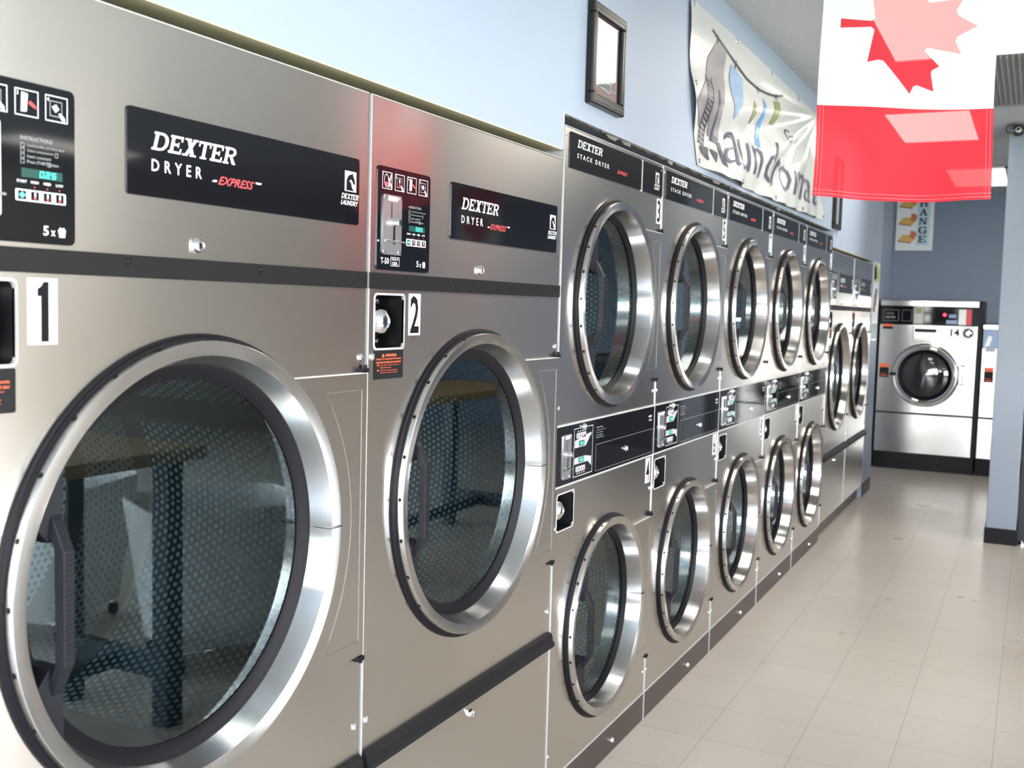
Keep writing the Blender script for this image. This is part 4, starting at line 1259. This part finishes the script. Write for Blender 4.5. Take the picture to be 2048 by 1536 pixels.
# heavy slab letters stacked downwards
LET = {
 'C': [rect(0, .28, .15, .85), rect(.12, .85, .84, 1), rect(.12, .85, 0, .16), rect(.72, .95, .66, .96), rect(.72, .95, .06, .32)],
 'H': [rect(.08, .32, 0, 1), rect(.66, .9, 0, 1), rect(.3, .7, .42, .58), rect(0, .4, 0, .12), rect(.58, .98, 0, .12), rect(0, .4, .88, 1), rect(.58, .98, .88, 1)],
 'A': [[(.08, .1), (.28, .1), (.55, .95), (.38, .95)], [(.62, .1), (.9, .1), (.62, 1), (.38, 1)], rect(.28, .7, .3, .42), rect(0, .36, 0, .12), rect(.55, 1, 0, .12)],
 'N': [rect(.08, .24, 0, 1), rect(.72, .88, 0, 1), [(.08, 1), (.36, 1), (.88, 0), (.62, 0)], rect(0, .34, 0, .12), rect(.6, 1, .88, 1)],
 'G': [rect(0, .28, .15, .85), rect(.12, .8, .84, 1), rect(.12, .9, 0, .16), rect(.66, .9, 0, .42), rect(.5, 1, .36, .48), rect(.7, .9, .66, .96)],
 'E': [rect(.1, .36, 0, 1), rect(0, .9, 0, .14), rect(0, .9, .86, 1), rect(.3, .6, .43, .57), rect(.76, .9, 0, .32), rect(.76, .9, .7, 1), rect(.55, .66, .36, .64)]}
lw, lh = .078, .066
for i, ch in enumerate('EGNAHC'):
    for q in LET[ch]: m.flat([[(.036 + a * lw, .075 + i * .0845 + b * lh) for a, b in q]], -.0132, 'xz')
m.build('sign_lettering', sb)
for i in range(5):
    z = .075 + i * .165
    m = MB().mat(pm('amber_note_print', (.58, .34, .08), .5)); x0 = -w_ / 2 + .02
    m.flat([[(x0, z + .02), (x0 + .045, z + .075), (x0 + .105, z + .075), (x0 + .165, z + .04), (x0 + .12, z)]], -.0128, 'xz')
    m.mat(pm('brick_note_print', (.50, .13, .06), .5)).flat([[(x0 + .105, z + .05), (x0 + .115, z + .115), (x0 + .16, z + .105), (x0 + .172, z + .07), (x0 + .14, z + .03)]], -.0131, 'xz')
    m.mat(pm('brown_note_edge', (.16, .05, .04), .5)).flat([[(x0, z + .02), (x0 + .003, z + .008), (x0 + .12, z - .008), (x0 + .12, z)]], -.0131, 'xz')
    m.build('banknote_drawing', sb)
tag(sg, 'white vertical CHANGE sign with amber banknotes on the back wall under the flag', 'sign')

# ------------------------------------------------------------------ washers on the raised base by the back wall
MSTEEL = pm('satin_washer_steel', (.52, .51, .49), .17, 1.0)
WBLK = pm('black_washer_side', (.006, .006, .008), .4, 0, Specular_IOR_Level=.15)


def lathe_y(mb, prof, xc, zc, n=64):
    vs = []; P = len(prof)
    for k in range(n):
        a = 2 * PI * k / n
        for r, y in prof: vs.append((xc + r * math.cos(a), y, zc + r * math.sin(a)))
    return mb.add(vs, [(k * P + i, k * P + i + 1, ((k + 1) % n) * P + i + 1, ((k + 1) % n) * P + i) for k in range(n) for i in range(P - 1)])


def washer(x0, w_, h_, label, big=True, num=None):
    r = empty('front_load_washer', (x0, 10.0, 0))
    zb = .155
    m = MB().mat(WBLK).box(.0, w_, .012, .70, .0 + .15, h_); 
    m.box(w_ - .02, w_ + .012, -.012, .70, .15, h_ + .006)
    m.build('cabinet', r)
    m = MB().mat(BASEB).box(-.0, w_, .05, .70, 0, .15); m.build('plinth', r)
    ztop = h_ - (.052 if big else .04)
    zpan = ztop - (.165 if big else .165)
    m = MB().mat(MSTEEL).box(.004, w_ - .022, 0, .012, .525, zpan); m.box(.004, w_ - .022, 0, .012, zb + .004, .512); m.build('front_panel', r, bevel=.003)
    m = MB().mat(STRIP).box(.0, w_ - .018, .004, .014, .510, .528); m.build('seam_strip', r)
    m = MB().mat(MSTEEL).box(.002, w_ - .02, -.006, .05, ztop, h_); m.build('top_trim', r, bevel=.004)
    if big:
        m = MB().mat(GLOSS).box(.002, w_ - .02, -.002, .012, zpan, ztop); pn = m.build('control_panel', r)
        t = MB().mat(GREYPRINT).flat(text('DEXTER', 1, .05, zpan + .055, width=.085, height=.016, bold=.02) + text('WASHER', 1, .05, zpan + .09, width=.07, height=.012), -.0025, 'xz')
        t.flat(frame_polys(.03, .16, zpan + .03, zpan + .13, .002) + frame_polys(.19, .27, zpan + .03, zpan + .13, .0015), -.0025, 'xz')
        t.build('panel_lettering', pn)
        s = MB().mat(pm('panel_sticker_grey', (.42, .46, .42), .4)).flat([rect(.29, .365, zpan + .01, ztop - .008)], -.0026, 'xz')
        s.mat(SOCKG).flat([rect(.30, .355, zpan + .10, ztop - .012)], -.0028, 'xz'); s.build('instruction_sticker', pn)
        s = MB().mat(PRINT).flat([rect(.66, .72, zpan + .01, ztop - .02)], -.0027, 'xz').mat(REDPRINT).flat([rect(.72, .765, zpan + .01, ztop - .02)], -.0027, 'xz'); s.build('price_sticker', pn)
        for q in (rect(.56, .65, zpan + .015, zpan + .05), rect(.58, .64, zpan + .07, zpan + .10)): MB().mat(SKYB).flat([q], -.0027, 'xz').build('display_window', pn)
        b = MB().mat(emis('red_indicator', (1, .02, .04), 3.0)); lathe_y(b, [(.014, -.002), (.012, -.006), (.0, -.008)], .545, zpan + .095, 16); b.build('indicator_lamp', pn)
    else:
        m = MB().mat(SKYB).box(.008, w_ - .022, -.002, .012, zpan, ztop); pn = m.build('control_panel', r)
        s = MB().mat(PRINT).flat([[(.02, zpan + .01), (.06, zpan + .02), (.08, zpan + .1), (.05, zpan + .11)], rect(.12, .2, zpan + .12, zpan + .135), rect(.26, .5, zpan + .1, zpan + .13)], -.0025, 'xz'); s.build('panel_print', pn)
    # door
    xc, zc, R = (w_ * .485, .872, .285) if big else (w_ * .5, .70, .215)
    d = MB().mat(MSTEEL); lathe_y(d, [(R, .0), (R, -.030), (R - .012, -.040), (R - .024, -.030)], xc, zc)
    d.mat(CHROME); lathe_y(d, [(R - .024, -.030), (R - .03, -.048), (R - .046, -.058), (R - .058, -.048), (R - .060, -.03)], xc, zc)
    do = d.build('door', r, smooth=40)
    g = MB().mat(RUBBER); lathe_y(g, [(R - .058, -.03), (R - .064, -.040), (R - .085, -.030), (R - .09, -.02)], xc, zc); g.build('door_gasket', do, smooth=40)
    g = MB().mat(pm('dark_bowl_glass', (.02, .02, .022), .05, 0, Specular_IOR_Level=.8)); lathe_y(g, [(R - .088, -.02), (R - .12, -.034), (R - .17, -.045), (.0, -.050)], xc, zc); g.build('window_glass', do, smooth=60)
    g = MB().mat(MSTEEL); g.box(xc + R - .01, xc + R + .045, -.035, .0, zc - .075, zc + .105); g.box(xc + R + .02, xc + R + .05, -.055, -.03, zc - .07, zc + .10); g.build('latch_handle', do, bevel=.008)
    g = MB().mat(RUBBER); g.box(xc - R - .008, xc - R + .05, -.062, -.02, zc - .012, zc + .012); g.build('hinge', do, bevel=.003)
    if big:
        s = MB().mat(MSTEEL).box(.285, .50, -.012, 0, 1.172, 1.305); so = s.build('soap_dispenser', r, bevel=.012)
        s = MB().mat(DARK).box(.305, .485, -.0135, -.011, 1.255, 1.285).mat(STEELPLATE).box(.305, .485, -.016, -.011, 1.195, 1.252); s.build('dispenser_slot', so, bevel=.002)
        s = MB().mat(PAPER).box(.69, .80, -.002, 0, 1.20, 1.315); lathe_y(s.mat(BLACK), [(.040, -.002), (.038, -.016), (.026, -.018)], .745, 1.258, 24); lathe_y(s.mat(CHROME), [(.026, -.018), (.012, -.020), (.0, -.020)], .745, 1.258, 24); s.build('coin_lock', r)
        s = MB().mat(BLACK).flat(text('14', 1, .60, 1.225, width=.075, height=.07, bold=.035), -.0015, 'xz'); s.build('numeral', r)
    for k, (xx, zz_, ww, hh) in enumerate(((.03, 1.275, .085, .055), (.02, .835, .08, .125)) if big else ((.03, .835, .075, .13), (.03, 1.10, .08, .035))):
        s = MB().mat(STRIP if not (k == 1 and not big) else GREYPRINT).flat([rect(xx, xx + ww, zz_, zz_ + hh)], -.0008, 'xz')
        if not (k == 1 and not big):
            s.mat(ORANGE).flat([rect(xx, xx + ww, zz_ + hh * (.72 if hh > .1 else .4), zz_ + hh)], -.0011, 'xz')
            if hh > .1: s.flat([rect(xx + .01, xx + ww - .01, zz_ + .012, zz_ + .018), rect(xx + .01, xx + ww - .02, zz_ + .03, zz_ + .034)], -.0011, 'xz')
        s.build('warning_label', r)
    return tag(r, label, 'washer', 'front loading washers by the back wall')


washer(-.148, .842, 1.536, 'large stainless front loading washer with black control panel in the back left corner')
washer(.712, .72, 1.338, 'lower stainless front loading washer with blue control panel, partly hidden behind the pillar', big=False)
# dark machine right of the pillar
v = empty('change_machine', (1.42, 7.36, 0))
CAB = pm('dark_grey_powder_coat', (.030, .033, .038), .45, 0, Specular_IOR_Level=.2)
m = MB().mat(CAB).box(-.33, .33, -.28, .30, .03, 1.05); m.build('cabinet', v, bevel=.006)
m = MB().mat(WBLK).box(-.30, .30, -.292, -.279, .40, 1.0); m.build('front_panel', v, bevel=.004)
for sx in (-1, 1):
    for sy in (-.24, .26):
        m = MB().mat(CHROME); lathe_z(m, [(0, 0), (.018, 0), (.018, .012), (.008, .014), (.008, .03), (0, .03)], sx * .30, sy, 16); m.build('foot', v, smooth=40)
tag(v, 'dark grey machine cabinet on small feet at the right edge, behind the pillar', 'cabinet')

# ------------------------------------------------------------------ folding tables and carts in the aisle to the right (seen mirrored in the dryer doors)
def wood_mat():
    m, t, b = new_mat('oak_table_laminate')
    tcn = N(t, 'ShaderNodeTexCoord'); mp = N(t, 'ShaderNodeMapping'); mp.inputs['Scale'].default_value = (14, 1.2, 1)
    n = N(t, 'ShaderNodeTexNoise'); n.inputs['Scale'].default_value = 4; n.inputs['Detail'].default_value = 5
    t.links.new(tcn.outputs['Object'], mp.inputs[0]); t.links.new(mp.outputs[0], n.inputs['Vector'])
    r = N(t, 'ShaderNodeValToRGB'); r.color_ramp.elements[0].position = .35; r.color_ramp.elements[0].color = (.42, .25, .10, 1); r.color_ramp.elements[1].position = .65; r.color_ramp.elements[1].color = (.62, .41, .19, 1)
    t.links.new(n.outputs[0], r.inputs[0]); t.links.new(r.outputs[0], b.inputs['Base Color']); b.inputs['Roughness'].default_value = .35
    return m


OAK = wood_mat(); TLEG = pm('blue_black_table_steel', (.03, .045, .06), .4)


def folding_table(x, y, L, label):
    t = empty('folding_table', (x, y, 0))
    m = MB().mat(OAK).box(-.28, .28, -L / 2, L / 2, .868, .910); m.build('tabletop', t, bevel=.004)
    for sx in (-1, 1):
        for sy in (-1, 1):
            m = MB().mat(TLEG).box(sx * .225 - .034, sx * .225 + .034, sy * (L / 2 - .12) - .034, sy * (L / 2 - .12) + .034, 0, .868); m.build('leg', t, bevel=.004)
    for sy in (-1, 1):
        m = MB().mat(TLEG).box(-.19, .19, sy * (L / 2 - .12) - .02, sy * (L / 2 - .12) + .02, .15, .23); m.build('crossbar', t, bevel=.003)
    m = MB().mat(TLEG).box(-.02, .02, -L / 2 + .14, L / 2 - .14, .16, .21); m.build('stretcher', t)
    return tag(t, label, 'table', 'folding tables')


folding_table(1.505, 1.66, 1.87, 'oak topped folding table beside the camera, mirrored in the glass of dryer 1')
folding_table(1.85, 5.0, 1.6, 'oak topped folding table farther down the aisle, mirrored in the glass of dryer 2')


def laundry_cart(x, y, rz, label):
    c = empty('laundry_cart', (x, y, 0), rz)
    m = MB().mat(WHITEP)
    b0, b1 = rrect(-.20, .20, -.25, .25, .09, 5), rrect(-.26, .26, -.32, .32, .11, 5); n = len(b0)
    m.add([(a, b, .09) for a, b in b0] + [(a, b, .62) for a, b in b1] + [(a * .97, b * .97, .62) for a, b in b1] + [(a * .96, b * .96, .11) for a, b in b0],
          [(k, (k + 1) % n, n + (k + 1) % n, n + k) for k in range(n)] + [(n + k, n + (k + 1) % n, 2 * n + (k + 1) % n, 2 * n + k) for k in range(n)] + [(2 * n + k, 2 * n + (k + 1) % n, 3 * n + (k + 1) % n, 3 * n + k) for k in range(n)] + [tuple(range(n)), tuple(range(3 * n, 4 * n))])
    m.build('tub', c, smooth=35)
    f = MB().mat(CHROME)
    for sx in (-1, 1):
        for sy in (-1, 1): f.tube([(sx * .16, sy * .20, .05), (sx * .16, sy * .20, .09)], .012, 10)
    f.tube([(-.16, -.20, .075), (.16, -.20, .075), (.16, .20, .075), (-.16, .20, .075), (-.16, -.20, .075)], .010, 8)
    f.build('frame', c, smooth=40)
    for sx in (-1, 1):
        for sy in (-1, 1):
            w2 = MB().mat(RUBBER); w2.lathe_x([(.0, -.010), (.026, -.010), (.029, 0), (.026, .010), (0, .010)], sy * .20, .029, 20)
            w2.v = [(p[0] + sx * .16, p[1], p[2]) for p in w2.v]; w2.build('caster', c, smooth=40)
    return tag(c, label, 'cart', 'laundry carts')


laundry_cart(1.62, 3.08, .5, 'white laundry cart behind the near folding table, mirrored in dryer 1 glass')
laundry_cart(2.45, 3.0, -.3, 'white laundry cart farther from the dryers, beside the other cart')

# ------------------------------------------------------------------ outdoors beyond the windows
GRASS = grid_mat('lawn', (.10, .20, .05), (.10, .20, .05), 3, 3, 0, 0, .01, .9, .4, 30)
CONC = grid_mat('sidewalk_concrete', (.50, .49, .46), (.3, .3, .28), 1.5, 1.5, 0, 0, .012, .9, .1, 20)
ASPH = pm('asphalt', (.16, .16, .17), .9)
m = MB().mat(CONC).box(-14, 22, -6.2, FY - .1, -.22, -.12); struct(m.build('ground_sidewalk'))
m = MB().mat(CONC).box(RX + .1, 10, FY - .1, 14, -.22, -.12); struct(m.build('ground_side_path'))
m = MB().mat(ASPH).box(-14, 30, -15, -6.2, -.26, -.20); struct(m.build('ground_parking'))
m = MB().mat(GRASS).box(-14, 30, -34, -15, -.24, -.14); struct(m.build('ground_lawn'))
m = MB().mat(GRASS).box(10, 30, -15, 20, -.24, -.14); struct(m.build('ground_side_lawn'))
